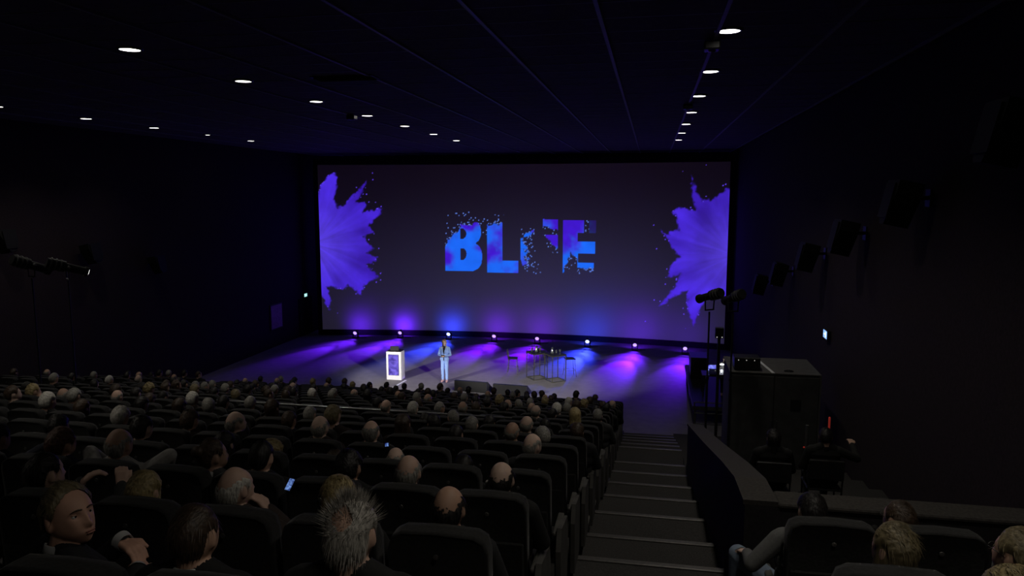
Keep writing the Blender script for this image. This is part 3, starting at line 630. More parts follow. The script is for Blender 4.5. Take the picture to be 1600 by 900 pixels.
def build_body(name, prims, hc, hrot, voxel, smooth=3, hem=None):
    """one continuous body grown from the joints; returns body, upper clothing and lower clothing meshes, head matrix"""
    mb = MB()
    for p0, p1, r0, r1, tg in prims: mb.capsule(p0, p1, r0, r1)
    HM = Matrix.Translation(hc) @ Euler(hrot).to_matrix().to_4x4()
    head_mesh_into(mb, HM)
    me = bpy.data.meshes.new(name); me.from_pydata(mb.v, [], mb.f); bm = bmesh.new(); bm.from_mesh(me); bmesh.ops.recalc_face_normals(bm, faces=bm.faces); bm.to_mesh(me); bm.free()
    o = link('tmp', me); r = o.modifiers.new('r', 'REMESH'); r.mode = 'VOXEL'; r.voxel_size = voxel
    s = o.modifiers.new('s', 'SMOOTH'); s.factor = .5; s.iterations = smooth
    ev = o.evaluated_get(DG()); out = bpy.data.meshes.new_from_object(ev); out.name = name; bpy.data.objects.remove(o); bpy.data.meshes.remove(me)
    n = len(out.vertices); co = np.empty(n * 3); out.vertices.foreach_get('co', co); co = co.reshape(-1, 3); no = np.empty(n * 3); out.vertices.foreach_get('normal', no); no = no.reshape(-1, 3)
    best = np.full(n, 1e9); tg_i = np.zeros(n, int); names = ['torso', 'arm', 'hand', 'leg', 'foot', 'neck', 'head']
    for p0, p1, r0, r1, tg in prims:
        a, b = np.array(p0), np.array(p1); ab = b - a; t = np.clip((co - a) @ ab / (ab @ ab + 1e-9), 0, 1); d = np.linalg.norm(co - a - t[:, None] * ab, axis=1) - (r0 + (r1 - r0) * t)
        k = d < best; best[k] = d[k]; tg_i[k] = names.index(tg)
    hl = (co - np.array(hc)) @ np.array(HM.to_3x3()); d = (np.linalg.norm(hl / np.array([.082, .105, .122]), axis=1) - 1) * .09; k = d < best; tg_i[k] = 6
    out.materials.clear(); out.materials.append(MATS['skin']); out.polygons.foreach_set('use_smooth', [True] * len(out.polygons))
    fv = np.array([list(p.vertices)[:4] if len(p.vertices) == 4 else list(p.vertices) + [p.vertices[2]] for p in out.polygons]); 
    def shell(nm, tags, off, extra=None):
        sel = np.isin(tg_i, [names.index(t) for t in tags]); 
        if extra is not None: sel = sel | extra
        fm = sel[fv].all(axis=1); fs = fv[fm]; used = np.unique(fs); mp = -np.ones(n, int); mp[used] = np.arange(len(used))
        m_ = bpy.data.meshes.new(nm); m_.from_pydata((co[used] + no[used] * off).tolist(), [], [tuple(dict.fromkeys(mp[f].tolist())) for f in fs]); m_.materials.append(MATS['cloth'])
        m_.polygons.foreach_set('use_smooth', [True] * len(m_.polygons)); return m_
    colz = (tg_i == 5) & (co[:, 2] < hc.z - .115)
    if hem: colz = colz | ((tg_i == 3) & (co[:, 2] > hem))
    res = {}
    if hem:
        v_ = (np.abs(co[:, 0]) < .062 * np.clip((co[:, 2] - 1.06) / .36, 0, 1)) & (co[:, 1] > .03) & np.isin(tg_i, [0, 5]) & (co[:, 2] < 1.47)
        fm = v_[fv].all(axis=1); fs = fv[fm]; used = np.unique(fs); mp = -np.ones(n, int); mp[used] = np.arange(len(used))
        bl = bpy.data.meshes.new('blouse'); bl.from_pydata((co[used] + no[used] * .013).tolist(), [], [tuple(dict.fromkeys(mp[f].tolist())) for f in fs]); bl.materials.append(MATS['cloth']); res['blouse'] = bl
    return dict(**res, body=out, jacket=shell('jacket', ['torso', 'arm'], .009, colz), trousers=shell('trousers', ['leg'], .007), shoes=shell('shoes', ['foot'], .006), H=HM, hc=hc)
POSES = {
    'ahead': (dict(), (0, 0, 0)), 'left': (dict(lean=-.05), (.05, 0, .55)), 'right': (dict(lean=.05), (.02, 0, -.55)), 'down': (dict(), (-.35, 0, .15)),
    'tilt': (dict(lean=.08), (0, .16, -.2)),
    'hands_up': (dict(arms={'l': ((-.24, .34, .78), (-.02, .42, 1.0)), 'r': ((.34, .30, .80), (.25, .44, .99))}, hd={'l': (.6, .5, .5), 'r': (-.3, .4, .7)}, lean=-.05), (0, 0, -.25)),
    'hand_face': (dict(arms={'r': ((.34, .30, .80), (.17, .24, 1.01))}, hd={'r': (-.5, -.05, .6)}, lean=.02), (0, -.05, -.35)),
    'elbows_out': (dict(arms={'l': ((-.33, .27, 1.04), (-.17, .42, .80)), 'r': ((.33, .27, 1.06), (.17, .42, .80))}, hd={'l': (.5, .5, -.4), 'r': (-.5, .5, -.4)}), (0, 0, 0)),
    'knee_out': (dict(knees={'l': (-.40, .50, .66)}, arms={'l': ((-.36, .14, .78), (-.36, .36, .74))}), (0, 0, .1)),
    'arm_out': (dict(arms={'r': ((.42, .2, .86), (.40, .40, .98))}, lean=.0), (0, 0, -.2)),
}
BODY = {}
def body(pose, lod):
    key = (pose, lod)
    if key not in BODY:
        p, hr = POSES[pose]; pr, hc = seated_prims(p); BODY[key] = build_body('person_' + pose, pr, hc, hr, .006 if lod and pose[:3] in ('han', 'elb', 'arm') else .0095 if lod else .017, 3 if lod else 2)
    return BODY[key]
# --- hair
def hair_mesh(style, seed=0, strands=0):
    rs = np.random.RandomState(seed + 3); A, x, y, z = head_surface(*((132, 96) if strands else (72, 52))); nv, nu = x.shape; hx, hy, hz = head_shape(x, y, z)
    ang = np.abs(((A + np.pi) % (2 * np.pi)) - np.pi)      # 0 front .. pi back
    line = np.interp(ang, [0, .5, .95, 1.2, 1.4, 1.58, 1.85, 2.1, 2.4, 3.15], [.078, .073, .06, .015, .0, .03, .026, -.05, -.075, -.085])
    th = {'short': .013, 'full': .020, 'buzz': .006, 'fringe': .008, 'white': .016, 'long': .020, 'updo': .015, 'spiky': .010, 'receding': .011, 'curly': .026, 'swept': .017}[style]
    nz = fbm(hx.ravel() * 60 + 20, hz.ravel() * 60 + 20 + hy.ravel() * 40, seed + 31, 3).reshape(hx.shape)
    if style == 'swept': line = np.interp(ang, [0, .5, .8, 1.1, 1.25, 1.4, 1.58, 1.85, 2.1, 2.4, 3.15], [.095, .09, .076, .055, .02, .0, .03, .026, -.05, -.075, -.085])
    keep = z > line
    if style in ('fringe',): keep &= (z < np.interp(ang, [0, 1.0, 1.5, 2.2, 3.15], [.02, .045, .062, .05, .028]) + .07 * (nz - .5)) & (ang > .95)
    if style == 'spiky': keep &= (np.hypot(hx / .8, np.hypot(hy + .062, hz - .078)) + (nz - .5) * .03 > .036)
    if style == 'receding': keep &= z > np.interp(ang, [0, .5, .9, 1.2, 3.2], [.104, .095, .06, -.2, -.2])
    edge = np.clip((z - line) / .03, 0, 1)
    t = th * (.18 + .82 * edge) * (.75 + .5 * nz)
    if style == 'fringe': t = th * (.6 + .8 * nz) * np.clip((np.interp(ang, [0, 1.0, 1.5, 2.2, 3.15], [.02, .045, .062, .05, .028]) + .01 - z) / .04, .06, 1)
    if style == 'curly': t = th * (.5 + nz) * (.4 + .6 * edge)
    r = np.sqrt(hx ** 2 + hy ** 2 + hz ** 2) + 1e-6; s = 1 + t / r; px, py, pz = hx * s, hy * s, hz * s
    if style == 'long':
        back = np.clip((ang - 1.05) / .5, 0, 1); keep = (z > line) | (ang > 1.15)
        lowm = np.clip(-(z - .01) / .10, 0, 1.25) * back
        rad = np.hypot(px, py); want = .098 + .012 * np.sin(A * 9 + seed) * .4 - .02 * lowm; f = np.where(rad > .02, want / np.maximum(rad, .02), 1); f = 1 + (np.clip(f, .8, 3.4) - 1) * np.clip(lowm * 2.4, 0, 1)
        px, py = px * f, py * f; pz = pz - lowm * (.13 if seed % 2 else .09)
    keep[0] = False if style != 'long' else False
    mb = MB(); idx = np.arange(nu * nv).reshape(nv, nu); vs = np.stack([px, py, pz], -1).reshape(-1, 3)
    kf = []
    for j in range(nv - 1):
        for i in range(nu):
            i2 = (i + 1) % nu
            if keep[j, i] and keep[j, i2] and keep[j + 1, i] and keep[j + 1, i2]: kf.append((idx[j, i], idx[j, i2], idx[j + 1, i2], idx[j + 1, i]))
    pf = [(idx[j, i],) for j in range(nv) for i in range(nu) if not keep[j, i] and z[j, i] > .03 and hy[j, i] < .0]
    used = sorted({v for f in kf for v in f}); mp = {v: i for i, v in enumerate(used)}
    mb.add([vs[v] for v in used], [tuple(mp[v] for v in f) for f in kf])
    if style == 'updo': mb.ell((.0, -.105, .055), (.05, .045, .045), 14, 9)
    if strands and kf:
        up = Vector((0, 0, 1))
        for _ in range(strands):
            f = kf[rs.randint(len(kf))] if style != 'spiky' or rs.rand() < .93 else pf[rs.randint(len(pf))]; p = Vector(np.mean([vs[v] for v in f], axis=0)); n = p.normalized()
            flow = Vector((0, -.35, -1)) if p.z < .07 else Vector((rs.uniform(-.5, .5), -1, 0))
            if style == 'spiky' and p.z > .03: flow = Vector((rs.uniform(-.5, .5), rs.uniform(-.5, .6), .2)) + n * 2.2
            tdir = (flow - n * flow.dot(n) * (.0 if style == 'spiky' else .92)).normalized(); w = tdir.cross(n).normalized() * (.0016 if style != 'spiky' else .0011)
            L = rs.uniform(.02, .045) * (1.4 if style == 'long' else 1); 
            q = [p + n * .001]
            for h in range(3): q.append(q[-1] + (tdir + n * (.12 if style != 'spiky' else .1) + Vector(rs.uniform(-.15, .15, 3))).normalized() * L / 3)
            vv_ = []
            for h, pt in enumerate(q): k_ = 1 - h / 3.3; vv_ += [pt - w * k_, pt + w * k_]
            mb.add(vv_, [(0, 1, 3, 2), (2, 3, 5, 4), (4, 5, 7, 6)])
    return mb.mesh('hair_' + style, 'hair', True)
HAIR = {}
def hair(style, seed, near):
    key = (style, seed, near)
    if key not in HAIR: HAIR[key] = hair_mesh(style, seed, (1500 if style == 'spiky' else 420) if near else 0)
    return HAIR[key]
COLLAR = MB().lathe([(.066, -.028), (.071, -.02), (.067, .006), (.062, .012), (.060, .0)], n=24).mesh('shirt_collar', 'linen', True)
SKINS = [(.52, .33, .25), (.46, .28, .20), (.56, .37, .29), (.42, .26, .19), (.60, .42, .34)]
HC = {'black': (.012, .010, .010), 'brown': (.045, .028, .018), 'auburn': (.07, .03, .02), 'grey': (.22, .21, .19), 'white': (.48, .46, .42), 'silver': (.33, .31, .28), 'blond': (.27, .21, .10), 'fair': (.15, .12, .065)}
STY = {'g': [('short', 'grey', 'short grey hair'), ('receding', 'grey', 'thinning grey hair')], 'k': [('short', 'black', 'short black hair'), ('buzz', 'black', 'cropped black hair'), ('full', 'black', 'thick black hair')],
       'w': [('white', 'white', 'short white hair')], 'b': [('short', 'brown', 'short brown hair'), ('full', 'brown', 'thick brown hair')], 'p': [('fringe', 'grey', 'bald crown and grey sides')], 'q': [('fringe', 'black', 'bald crown and dark sides')],
       'P': [('fringe', 'white', 'bald crown and white sides')], 'y': [('full', 'fair', 'fair hair'), ('curly', 'blond', 'fair wavy hair')], 'Y': [('long', 'blond', 'long blond hair')], 'l': [('long', 'black', 'long dark hair'), ('long', 'brown', 'long brown hair')],
       'a': [('full', 'auburn', 'thick auburn hair')], 'u': [('updo', 'brown', 'pinned-up brown hair')], 'S': [('spiky', 'silver', 'spiky grey hair')], 'K': [('buzz', 'brown', 'close-cropped brown hair')], 'H': [('swept', 'fair', 'swept-back fair hair')]}
COATS = [((.012, .012, .013), 'black'), ((.018, .018, .02), 'dark'), ((.02, .022, .035), 'navy'), ((.04, .04, .042), 'grey'), ((.012, .012, .012), 'black'), ((.03, .022, .02), 'brown')]
def person(loc, scale, pose, code, lab, near, r, rz=0, coat=None, bodyset=None, skin=None, collar=True, group='seated audience'):
    B = bodyset or body(pose, near)
    o = link('person', B['body'], None, loc, rz); o.scale = (scale,) * 3
    tag(o, lab, 'person', group)
    sk = skin or r.choice(SKINS); f = r.uniform(.85, 1.1); o.color = (sk[0] * f, sk[1] * f, sk[2] * f, 1)
    cc = coat or r.choice(COATS)[0]
    j = link('jacket', B['jacket'], o); j.color = (*cc, 1)
    if near:
        q = link('trousers', B['trousers'], o); q.color = (.015, .015, .017, 1); q = link('shoes', B['shoes'], o); q.color = (.01, .01, .01, 1)
    else:
        q = link('trousers', B['trousers'], o); q.color = (.015, .015, .017, 1)
    st, hcn, _ = code
    hm = hair(st, r.randint(0, 1 if not near else 2), near); h = link('hair', hm, o); h.matrix_local = B['H']; hv = r.uniform(.8, 1.2); h.color = tuple(min(1, c * hv) for c in HC[hcn]) + (1,)
    if collar:
        c = link('shirt_collar', COLLAR, o, (B['hc'].x * .9, .152, 1.045)); c.rotation_euler = (-.12, 0, 0)
    return o
# seat, hair code, sideways shift and height difference in centimetres, row by row (0 = row just ahead of the camera)
PEOPLE = {
 -1: "0S -7 10, 1K -14 3",
 0: "0q -1 -1, 1Y -2 -1, 2P -10 -0, 3Y -8 -7, 4k -14 -1",
 1: "0q 4 -1, 1p -4 -1, 2k 9 -1, 3k -1 1, 4u 14 0, 5p -3 3, 6a -1 -0, 7k 2 0",
 2: "1k 6 -12, 2p 3 -10, 3l 5 -16, 4y 3 -11, 5l 13 -7, 6k -14 3, 8k 14 -1",
 3: "0p -14 -0, 3p -7 2, 4p -6 4, 6p 8 3, 7b 14 2, 8w -14 -0",
 4: "0g -14 -1, 1p -1 2, 2k -4 -6, 3l -12 2, 5y 14 8, 6b 14 -2, 11l 9 -4, 12w 14 3",
 5: "0l 11 -3, 1p -3 3, 2g -13 -2, 3l -5 -3, 6g -14 -2, 7l -14 4, 9g 5 1, 10l 12 -3, 11k 9 -3, 13g 9 3, 15b 14 1",
 6: "1k 14 -6, 2k -14 -7, 3g -9 -2, 4k 2 -9, 9g -0 0, 10k 11 -1, 11w 13 2, 12b -8 -5, 13p -10 -2, 15p 2 -4, 16y -0 -1",
 7: "0Y -14 5, 5w 2 1, 6p 6 2, 13k -14 -5, 14k -7 -2, 15b 9 1, 18k -14 -3",
 8: "0g 14 1, 1k -14 -2, 2p 14 2, 4p 1 1, 5g 12 -2, 7k 8 -1, 12y 11 -1, 15y -14 2",
 9: "1w -14 3, 11b -2 -2, 12b 10 -2, 15y 14 -1, 21g 9 6",
 10: "1g -7 -1, 3p -14 0, 4k -4 2, 7g 12 4, 9l 14 4, 10g -12 -1, 11w -2 -0, 12k 10 0, 14k 8 0, 15g 14 0",
 11: "0k 5 -1, 3g -11 -3, 4y -1 3, 5k 3 -1, 7p -1 -2, 8b -9 -2, 14g 12 -1, 18k 2 -1, 22w 14 -1",
 12: "1y 6 1, 3g -6 -3, 6g 2 0, 22p 14 1, 23k 14 -4",
 13: "0p 9 -1, 2w 14 0, 3y 14 -2, 15p -2 -0, 17b 7 -0, 23g -14 -0",
 14: "4k 5 -0, 9b 11 1, 11b 5 -2, 23k 5 0",
 15: "6p -14 -1, 24p 9 0",
 16: "3k -6 -1, 4b -7 2, 5k -8 4, 9k -1 -1, 19p 1 1, 23p 3 -5, 24k -1 7",
 17: "8k -14 2, 6k 4 0, 4b 0 2, 19k 4 2, 1b -11 -2, 2k -14 7, 7b 12 2, 9p 11 0, 10b 2 8, 11g 0 6, 12k -4 3, 13k -14 4, 14k -14 1, 15Y -14 -2, 16b 14 8, 17b 14 7, 18Y 14 2, 20g 14 5, 21k -8 1, 23b 14 6, 24k 14 8, 25g 14 4",
}
pr = random.Random(7); SITTING = {}
for k, txt in PEOPLE.items():
    for e in txt.split(', '):
        a, dx, dh = e.split(); j = int(''.join(ch for ch in a if ch.isdigit())); SITTING[(k, j)] = (a[-1], float(dx) / 100, float(dh) / 100)
for k in range(9, 18):                      # the fuller rows near the stage
    for j in range(27):
        if (k, j) not in SITTING and pr.random() < (.22 if k < 12 else .36): SITTING[(k, j)] = (pr.choice('kkkkbbbgllp'), pr.uniform(-.06, .06), pr.uniform(-.06, .02))
SPECIAL = {(0, 4): 'hands_up', (0, 2): 'hand_face', (1, 6): 'tilt', (1, 5): 'elbows_out', (1, 7): 'elbows_out', (2, 3): 'down', (1, 2): 'ahead', (-1, 0): 'ahead', (-1, 1): 'ahead', (0, 0): 'ahead', (6, 16): 'hand_face', (3, 0): 'right'}
for (k, j), (code, dx, dh) in sorted(SITTING.items()):
    x = SEAT_X[j] + dx; y = row_y(k, x); near = 1 if k <= 3 else 0
    opts = STY[code]; c = opts[pr.randrange(len(opts))]; pose = SPECIAL.get((k, j), pr.choice(['ahead', 'ahead', 'ahead', 'left', 'right', 'tilt', 'down']))
    blk = f'{ORD[j + 1]} seat from right aisle' if j < 23 else f'{ORD[j - 22]} seat past left aisle'
    person((x, y, row_floor(k)), (1.27 + dh) / 1.27, pose, c, f'person with {c[2]}, {ORD[18 - k]} row from stage, {blk}', near, pr,
           collar=near == 1 and code not in 'YlaS', coat=(.30, .29, .28) if (k, j) in ((1, 5), (3, 8), (12, 22)) else None)
for (k, j), t in SEATS.items():
    if 1 <= k <= 4 and (k, j) not in SITTING: link('arm_pad', ARM_UP, t, (-.2825, 0, 0))
# right-hand block
for k, x, dh, code, pose, lab in ((1, 1.0, -.06, STY['k'][0], 'knee_out', 'person with short dark hair and pale jeans, right of the stairs by the cross wall'), (1, 1.52, -.07, STY['b'][0], 'left', 'person with brown hair and glasses by the cross wall'),
                                  (0, 1.15, -.02, ('long', 'fair', ''), 'left', 'person with long light brown hair, right of the stairs'), (0, 1.66, 0, STY['y'][0], 'left', 'person with fair hair and glasses at the right edge'),
                                  (-1, 1.12, .06, STY['Y'][0], 'ahead', 'person with blond hair at the bottom right corner')):
    o = person((x, row_y(k, x), row_floor(k)), (1.27 + dh) / 1.27, pose, code, lab, 1, pr, collar=False, coat=(.11, .11, .11) if (k, x) == (1, 1.0) else None)
    if 'jeans' in lab: [setattr(ch, 'color', (.16, .20, .27, 1)) for ch in o.children if ch.name.startswith('trousers')]
    if 'glasses' in lab:
        H = body(pose, 1)['H']; g = MB()
        for s in (-1, 1):
            g.tube([Vector((s * (.033 + .023 * math.cos(a)), .104, .004 + .018 * math.sin(a))) for a in np.linspace(0, 6.2832, 11)], .0018, 5); g.cyl((s * .057, .10, .008), (s * .084, -.005, .008), .002, n=5)
        go = g.obj('glasses', 'black_metal', o); go.matrix_local = H

# the man turning round at the lower left
hp, hhc = seated_prims(dict(arms={'l': ((-.22, .34, .78), (-.05, .40, .935)), 'r': ((.32, .22, .80), (.17, .36, .885))}, hd={'l': (.8, .1, -.08), 'r': (-.7, .35, -.1)}, curl=.55, lean=.06))
HERO = build_body('person_turning', hp, hhc, (.20, 0, R(-74)), .005, 1)
hx_ = SEAT_X[2] - .29
hero = person((hx_, row_y(-1, hx_) + .08, row_floor(-1)), 1.03, 'ahead', STY['H'][0], 'person with swept-back fair hair turning his face to the right, clasped hands', 2, pr, rz=R(-28), bodyset=HERO, skin=(.52, .30, .22), coat=(.014, .014, .016))
def face_parts(o, B, brow, lid):
    A_, fx_, fy_, fz_ = head_surface(90, 70); fx_, fy_, fz_ = head_shape(fx_, fy_, fz_); ok = fy_ > .02
    P_ = np.stack([fx_[ok], fz_[ok]], 1); Yv = fy_[ok]
    def sy(x, z): return float(Yv[np.argmin(((P_ - (x, z)) ** 2).sum(1))])
    for s in (-1, 1):
        e0 = sy(s * .031, .004) - .0035
        br = MB(); pts = [Vector((s * bx, sy(s * bx, bz) + .0005, bz)) for bx, bz in ((.012, .0245), (.022, .0270), (.034, .0270), (.047, .0215))]
        for p0, p1, r0, r1 in zip(pts[:-1], pts[1:], (.0030, .0034, .0028), (.0034, .0028, .0014)): br.capsule(p0, p1, r0, r1)
        for nm, q, mt, col in (('eye', MB().ell((s * .031, e0, .004), (.0125, .0110, .0105), 16, 10), 'eye_white', None), ('iris', MB().ell((s * .031, e0 + .0085, .0045), (.0056, .0036, .0056), 12, 8), 'eye_dark', None),
                               ('eyelid', MB().ell((s * .031, e0, .0105), (.0140, .0122, .0068), 16, 8), 'skin', lid), ('eyebrow', br, 'hair', brow)):
            e = q.obj(nm, mt, o, True); e.matrix_local = B['H']
            if col: e.color = (*col, 1)
    m_ = MB().ell((0, sy(0, -.0615) - .002, -.0615), (.021, .0055, .0034), 16, 7).ell((0, sy(0, -.069) - .002, -.069), (.018, .0055, .0042), 16, 7).obj('lips', 'lip', o, True); m_.matrix_local = B['H']
face_parts(hero, HERO, (.06, .04, .025), (.44, .26, .19))
for wr, hd in (((-.05, .40, .935), (.8, .1, -.08)), ((.17, .36, .885), (-.7, .35, -.1))):
    d = Vector(hd).normalized(); w = Vector(wr); MB().cyl(w - d * .008, w + d * .03, .0425, .036, 20, cap=False).cyl(w + d * .03, w + d * .024, .036, .030, 20, cap=False).obj('shirt_cuff', 'linen', hero, True)

# the woman speaking on stage
wp, whc = standing_prims(); W = build_body('person_speaking', wp, whc, (-.12, 0, .1), .0075, 2, hem=.85)
wo = link('person', W['body'], None, (-8.03, 27.8, .018), R(180)); tag(wo, 'woman in a pale blue trouser suit standing on the stage', 'person'); wo.color = (.62, .42, .34, 1); wo.scale = (1.0, 1.0, 1.0)
for nm in ('jacket', 'trousers', 'shoes'):
    c = link(nm, W[nm], wo); c.color = {'jacket': (.30, .46, .86, 1), 'trousers': (.30, .46, .86, 1), 'shoes': (.62, .36, .34, 1)}[nm]
c = link('hair', hair_mesh('long', 1, 500), wo); c.matrix_local = W['H']; c.color = (.42, .29, .16, 1)
face_parts(wo, W, (.10, .06, .03), (.5, .33, .26)); c = link('blouse', W['blouse'], wo); c.color = (.012, .012, .016, 1)
MB().rbox((0, .125, .96), (.03, .02, .13), .006, 1).obj('belt_end', 'black_plastic', wo)
tag(MB().rbox((0, 0, 0), (.14, .012, .09), .003, 1).obj('cue_card', 'black_plastic', None, loc=(-8.03, 27.55, 1.12)), 'dark cue card held in front of the woman on stage', 'card')

# ------------------------------------------------------------------ small things among the audience
t = thing('phone', 'glowing phone held up beside the white-haired man', 'phone', (-2.2, 4.1, 5.64), R(-20)); 
MB().rbox((0, 0, 0), (.048, .009, .085), .005, 2, rx=-.7).obj('case', 'black_plastic', t); MB().box((0, -.007, .004), (.041, .003, .074), rx=-.7).obj('display', 'phone_display', t)
t = thing('phone', 'tiny lit phone held near the bald man in the third row', 'phone', (-2.2, 5.8, 5.3), R(20))
MB().rbox((0, 0, 0), (.05, .008, .09), .004, 1).obj('case', 'black_plastic', t); MB().box((0, -.006, .02), (.03, .002, .03)).obj('display', 'phone_display', t)
def small(nm, mb, m_, loc, lab, cat, smooth=True): return tag(mb.obj(nm, m_, None, smooth, loc), lab, cat)
small('paper_cup', MB().lathe([(0, 0), (.03, 0), (.042, .1), (.038, .1), (.03, .01), (0, .01)], n=14), 'paper', (-8.86, 17.0, 2.27), 'white paper cup among the front left rows', 'cup')
small('drink_bottle', MB().lathe([(0, 0), (.033, 0), (.035, .02), (.035, .13), (.014, .18), (.014, .215), (0, .215)], n=14), 'red_plastic', (-.80, 10.35, row_floor(6) + .62), 'red bottle on the armrest at the aisle', 'bottle')

# ------------------------------------------------------------------ technical corner at the right
bz = row_floor(11)
t = thing('equipment_cabinet', 'tall grey equipment cabinet with two doors by the right wall', 'cabinet', (2.56, 16.25, row_floor(11)))
H_ = 3.79 - row_floor(11)
MB().span(-.88, .88, -.72, .72, 0, H_).obj('body', 'case_panel', t)
for s in (-1, 1):
    d = MB().rbox((s * .44, -.735, H_ / 2), (.85, .03, H_ - .08), .008, 1).obj('door', 'case_panel', t)
    MB().rbox((s * .06, -.758, H_ * .5), (.03, .03, .14), .008, 1).obj('door_handle', 'grey_metal', d)
MB().rbox((0, 0, H_ + .015), (1.80, 1.48, .03), .008, 1).obj('top_board', 'case_edge', t)
MB().box((-.12, -.05, H_ + .033), (.06, 1.40, .006), rz=.12).obj('tape_strip', 'white_tape', t)
MB().rbox((.42, -.757, H_ - .62), (.20, .012, .24), .004, 1).obj('recess_plate', 'black_plastic', t)
for s in (-1, 1): MB().box((s * .885, -.735, H_ / 2), (.03, .04, H_)).obj('corner_rail', 'case_edge', t)
t = thing('amplifier', 'black amplifier box on top of the grey cabinet', 'amplifier', (2.02, 15.85, 3.827))
MB().rbox((0, 0, .13), (.52, .40, .26), .012, 1).obj('housing', 'black_plastic', t)
for i in range(3): MB().ell((-.18 + .16 * i, -.205, .21), (.010, .005, .010), 8, 5).obj('indicator', 'led_small', t)
small('cable_loop', MB().tube([Vector((.09 * math.cos(a), .06 * math.sin(a), .012)) for a in np.linspace(0, 6.3, 13)], .010, 6), 'black_plastic', (2.86, 15.72, 3.82), 'black cable loop on top of the grey cabinet', 'cable')
# platform, desk and rail beside the stage
t = thing('stage_platform', 'low black platform beside the stage at right', 'platform', (2.65, 27.0, 0))
MB().span(-1.2, 1.2, -3.0, 3.0, .55, .62).obj('deck', 'black_metal', t)
for x in (-1.12, 1.12):
    for y in (-2.9, 0, 2.9): MB().cyl((x, y, 0), (x, y, .55), .03, n=8).obj('leg', 'grey_metal', t)
MB().span(-1.215, -1.2, -3, 3, .50, .63).obj('edge_trim', 'grey_metal', t); MB().span(-1.2, 1.2, -3.015, -3.0, .50, .63).obj('edge_trim', 'grey_metal', t)
t = thing('guard_rail', 'black guard rail in front of the side platform', 'rail', (2.55, 23.3, 0))
for z in (.25, .6, .95): MB().cyl((-1.1, 0, z), (1.1, 0, z), .02, n=8).obj('rail_bar', 'grey_metal', t)
for x in (-1.1, 0, 1.1): MB().cyl((x, 0, 0), (x, 0, .97), .022, n=8).obj('post', 'grey_metal', t)
t = thing('control_desk', 'black control desk on the side platform', 'desk', (2.75, 25.6, .62))
MB().rbox((0, 0, .73), (1.9, .75, .04), .01, 1).obj('desk_top', 'black_plastic', t)
for x in (-.9, .9):
    for y in (-.33, .33): MB().box((x, y, .355), (.04, .04, .71)).obj('leg', 'black_metal', t)
t = thing('mixing_console', 'dark mixing console with small bright keys on the desk', 'console', (2.55, 25.45, 1.371))
MB().prism([(-.22, 0), (.24, 0), (.24, .13), (-.22, .04)], -.5, .5).obj('housing', 'black_metal', t)
for i in range(12): MB().box((-.42 + .075 * i, -.1, .075), (.02, .05, .02), rx=.19).obj('fader', 'grey_metal', t)
for i in range(5): MB().ell((-.3 + .15 * i, .1, .108), (.014, .014, .01), 8, 5).obj('key_light', 'led_small', t)
for x, lab in ((2.15, 'laptop with a violet display at the left of the control desk'), (3.0, 'laptop with a violet display at the right of the control desk')):
    t = thing('laptop', lab, 'laptop', (x, 25.8, 1.371), R(8))
    MB().rbox((0, -.08, .01), (.34, .24, .018), .005, 1).obj('base', 'black_plastic', t); l_ = MB().rbox((0, .06, .13), (.34, .014, .23), .005, 1, rx=-.2).obj('lid', 'black_plastic', t); MB().box((0, .05, .13), (.31, .004, .19), rx=-.2).obj('display', 'laptop_display', l_)
t = thing('desk_lamp', 'small bright lamp on the control desk', 'lamp', (2.48, 25.75, 1.371))
MB().lathe([(0, 0), (.06, 0), (.06, .015), (.012, .02)], n=14).cyl((0, 0, .01), (0, 0, .28), .008, n=8).obj('stem', 'black_metal', t); MB().ell((0, -.03, .29), (.07, .04, .03), 12, 8).obj('lamp_head', 'lamp_desk', t)
d_ = bpy.data.lights.new('desk_light', 'POINT'); d_.energy = 2.5; d_.color = (.85, .9, 1); d_.shadow_soft_size = .03; link('desk_light', d_, t, (0, -.06, .20))
t = thing('flight_case', 'black flight case at the left edge of the side platform', 'case', (1.85, 28.3, .62))
MB().rbox((0, 0, .40), (.62, 1.1, .80), .015, 1).obj('body', 'black_plastic', t)
for s in (-1, 1): MB().box((s * .305, 0, .795), (.03, 1.1, .03)).obj('edge_rail', 'grey_metal', t)
person((2.62, 26.25, .62), 1.0, 'down', STY['k'][0], 'person in a grey shirt behind the control desk', 0, pr, rz=R(180), coat=(.22, .21, .2), group='technicians')
person((1.56, 9.2, row_floor(5)), .93, 'ahead', STY['l'][0], 'person in black sitting behind the low wall, in front of the cabinet', 1, pr, collar=False, coat=(.01, .01, .01), group='technicians')
person((2.22, 9.4, row_floor(5)), .93, 'arm_out', STY['k'][0], 'person with a bare raised forearm sitting behind the cross wall', 1, pr, collar=False, coat=(.012, .012, .012), group='technicians')
for x, y, lab in ((1.56, 9.2, 'black chair of the person in front of the cabinet'), (2.22, 9.4, 'black chair of the person raising a forearm')):
    t = thing('folding_chair', lab, 'chair', (x, y, row_floor(5)))
    MB().rbox((0, .28, .40), (.42, .40, .03), .01, 1).obj('seat', 'black_plastic', t); MB().rbox((0, .03, .68), (.42, .025, .26), .01, 1).obj('backrest', 'black_plastic', t)
    for sx in (-1, 1):
        MB().cyl((sx * .2, .02, .80), (sx * .2, .12, 0), .011, n=8).obj('leg', 'black_metal', t); MB().cyl((sx * .2, .42, .39), (sx * .2, .46, 0), .011, n=8).obj('leg', 'black_metal', t)
t = thing('light_post', 'slim grey post with red lights behind the cross wall', 'post', (2.03, 9.75, row_floor(5)))
MB().cyl((0, 0, 0), (0, 0, 1.15), .02, n=10).obj('pole', 'grey_metal', t); MB().lathe([(0, 0), (.14, 0), (.14, .02), (.02, .03)], n=16).obj('base', 'black_metal', t)
for z in (.86, .70): MB().ell((-.03, -.02, z), (.012, .010, .012), 8, 5).obj('indicator', 'red_led', t)
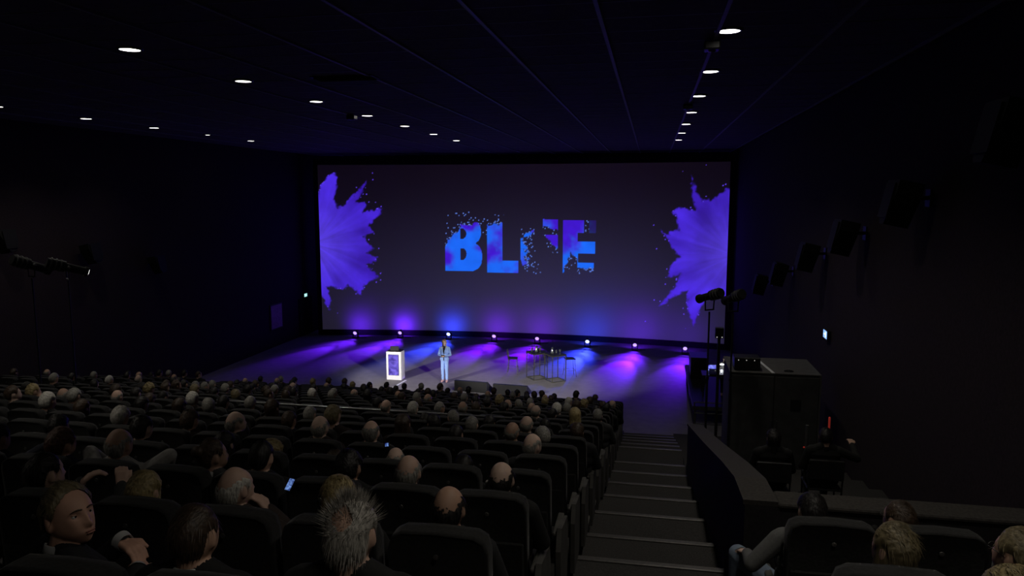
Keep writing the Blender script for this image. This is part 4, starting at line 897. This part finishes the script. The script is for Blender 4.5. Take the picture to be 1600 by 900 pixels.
t = thing('signal_lamp', 'narrow vertical red lamp glowing beside the right wall', 'lamp', (2.45, 10.4, row_floor(6)))
MB().lathe([(0, 0), (.16, 0), (.16, .02), (.02, .03)], n=16).cyl((0, 0, .02), (0, 0, 1.15), .016, n=8).obj('stand', 'black_metal', t); MB().rbox((0, 0, 1.26), (.026, .026, .2), .008, 1).obj('lamp_tube', 'red_led', t)

# ------------------------------------------------------------------ things on the walls
def wall_speaker(x, y, z, s, lab):
    t = thing('wall_speaker', lab, 'speaker', (x, y, z), 0, 'wall speakers')
    MB().prism([(-.30, .28), (.24, .28), (.24, -.10), (.10, -.36), (-.10, -.36), (-.30, .10)], -.17, .17).obj('cabinet', 'speaker_black', t).rotation_euler = (0, R(12) * s, 0)
    MB().box((-s * .19, -.03, -.02), (.02, .40, .50)).obj('grille', 'speaker_black', t).rotation_euler = (0, R(12) * s, 0)
    MB().box((s * .26, .05, .05), (.26, .06, .06)).box((s * .385, .05, .05), (.02, .2, .25)).obj('bracket', 'black_metal', t)
for i, (y, z) in enumerate([(24.8, 4.6), (21.4, 5.3), (17.7, 6.08), (14.6, 6.7), (11.5, 7.36), (8.4, 8.1)]): wall_speaker(XR - .4, y, z, 1, f'black wall speaker on the right wall, {ORD[i + 1]} from the screen')
for i, (y, z) in enumerate([(24.0, 4.95), (20.8, 5.6), (17.6, 6.2)]): wall_speaker(XL + .4, y, z, -1, f'black wall speaker on the left wall, {ORD[i + 1]} from the screen')
def exit_sign(x, y, z, s, face, lab):
    t = thing('exit_sign', lab, 'sign', (x, y, z))
    MB().rbox((0, 0, 0), (.08, .36, .20), .01, 1).obj('housing', 'black_plastic', t); f_ = MB().box((s * .042, 0, 0), (.006, .33, .17)).obj('face', face, t)
    MB().box((s * .046, -.06, .0), (.004, .07, .12)).box((s * .046, .06, .0), (.004, .10, .03)).obj('symbol', 'exit_mark', f_)
exit_sign(XR - .045, 17.0, 4.4, -1, 'exit_face_cold', 'small lit exit sign on the right wall above the cabinet')
exit_sign(XL + .045, 36.2, 2.15, 1, 'exit_face', 'small lit exit sign on the left wall by the screen')
t = struct(MB().span(XL + .0, XL + .04, 35.5, 37.0, 0, 2.02).obj('door_1', 'wall_black')); MB().rbox((XL + .07, 35.65, 1.0), (.03, .03, .25), .008, 1).obj('door_handle', 'grey_metal', t)
t = thing('wall_poster', 'violet-lit framed board on the left wall near the screen', 'board', (XL + .03, 33.1, 1.5))
MB().rbox((0, 0, 0), (.05, 1.16, 1.26), .01, 1).obj('frame', 'black_plastic', t); MB().box((.028, 0, 0), (.008, 1.04, 1.14)).obj('board', 'violet_lit_panel', t)
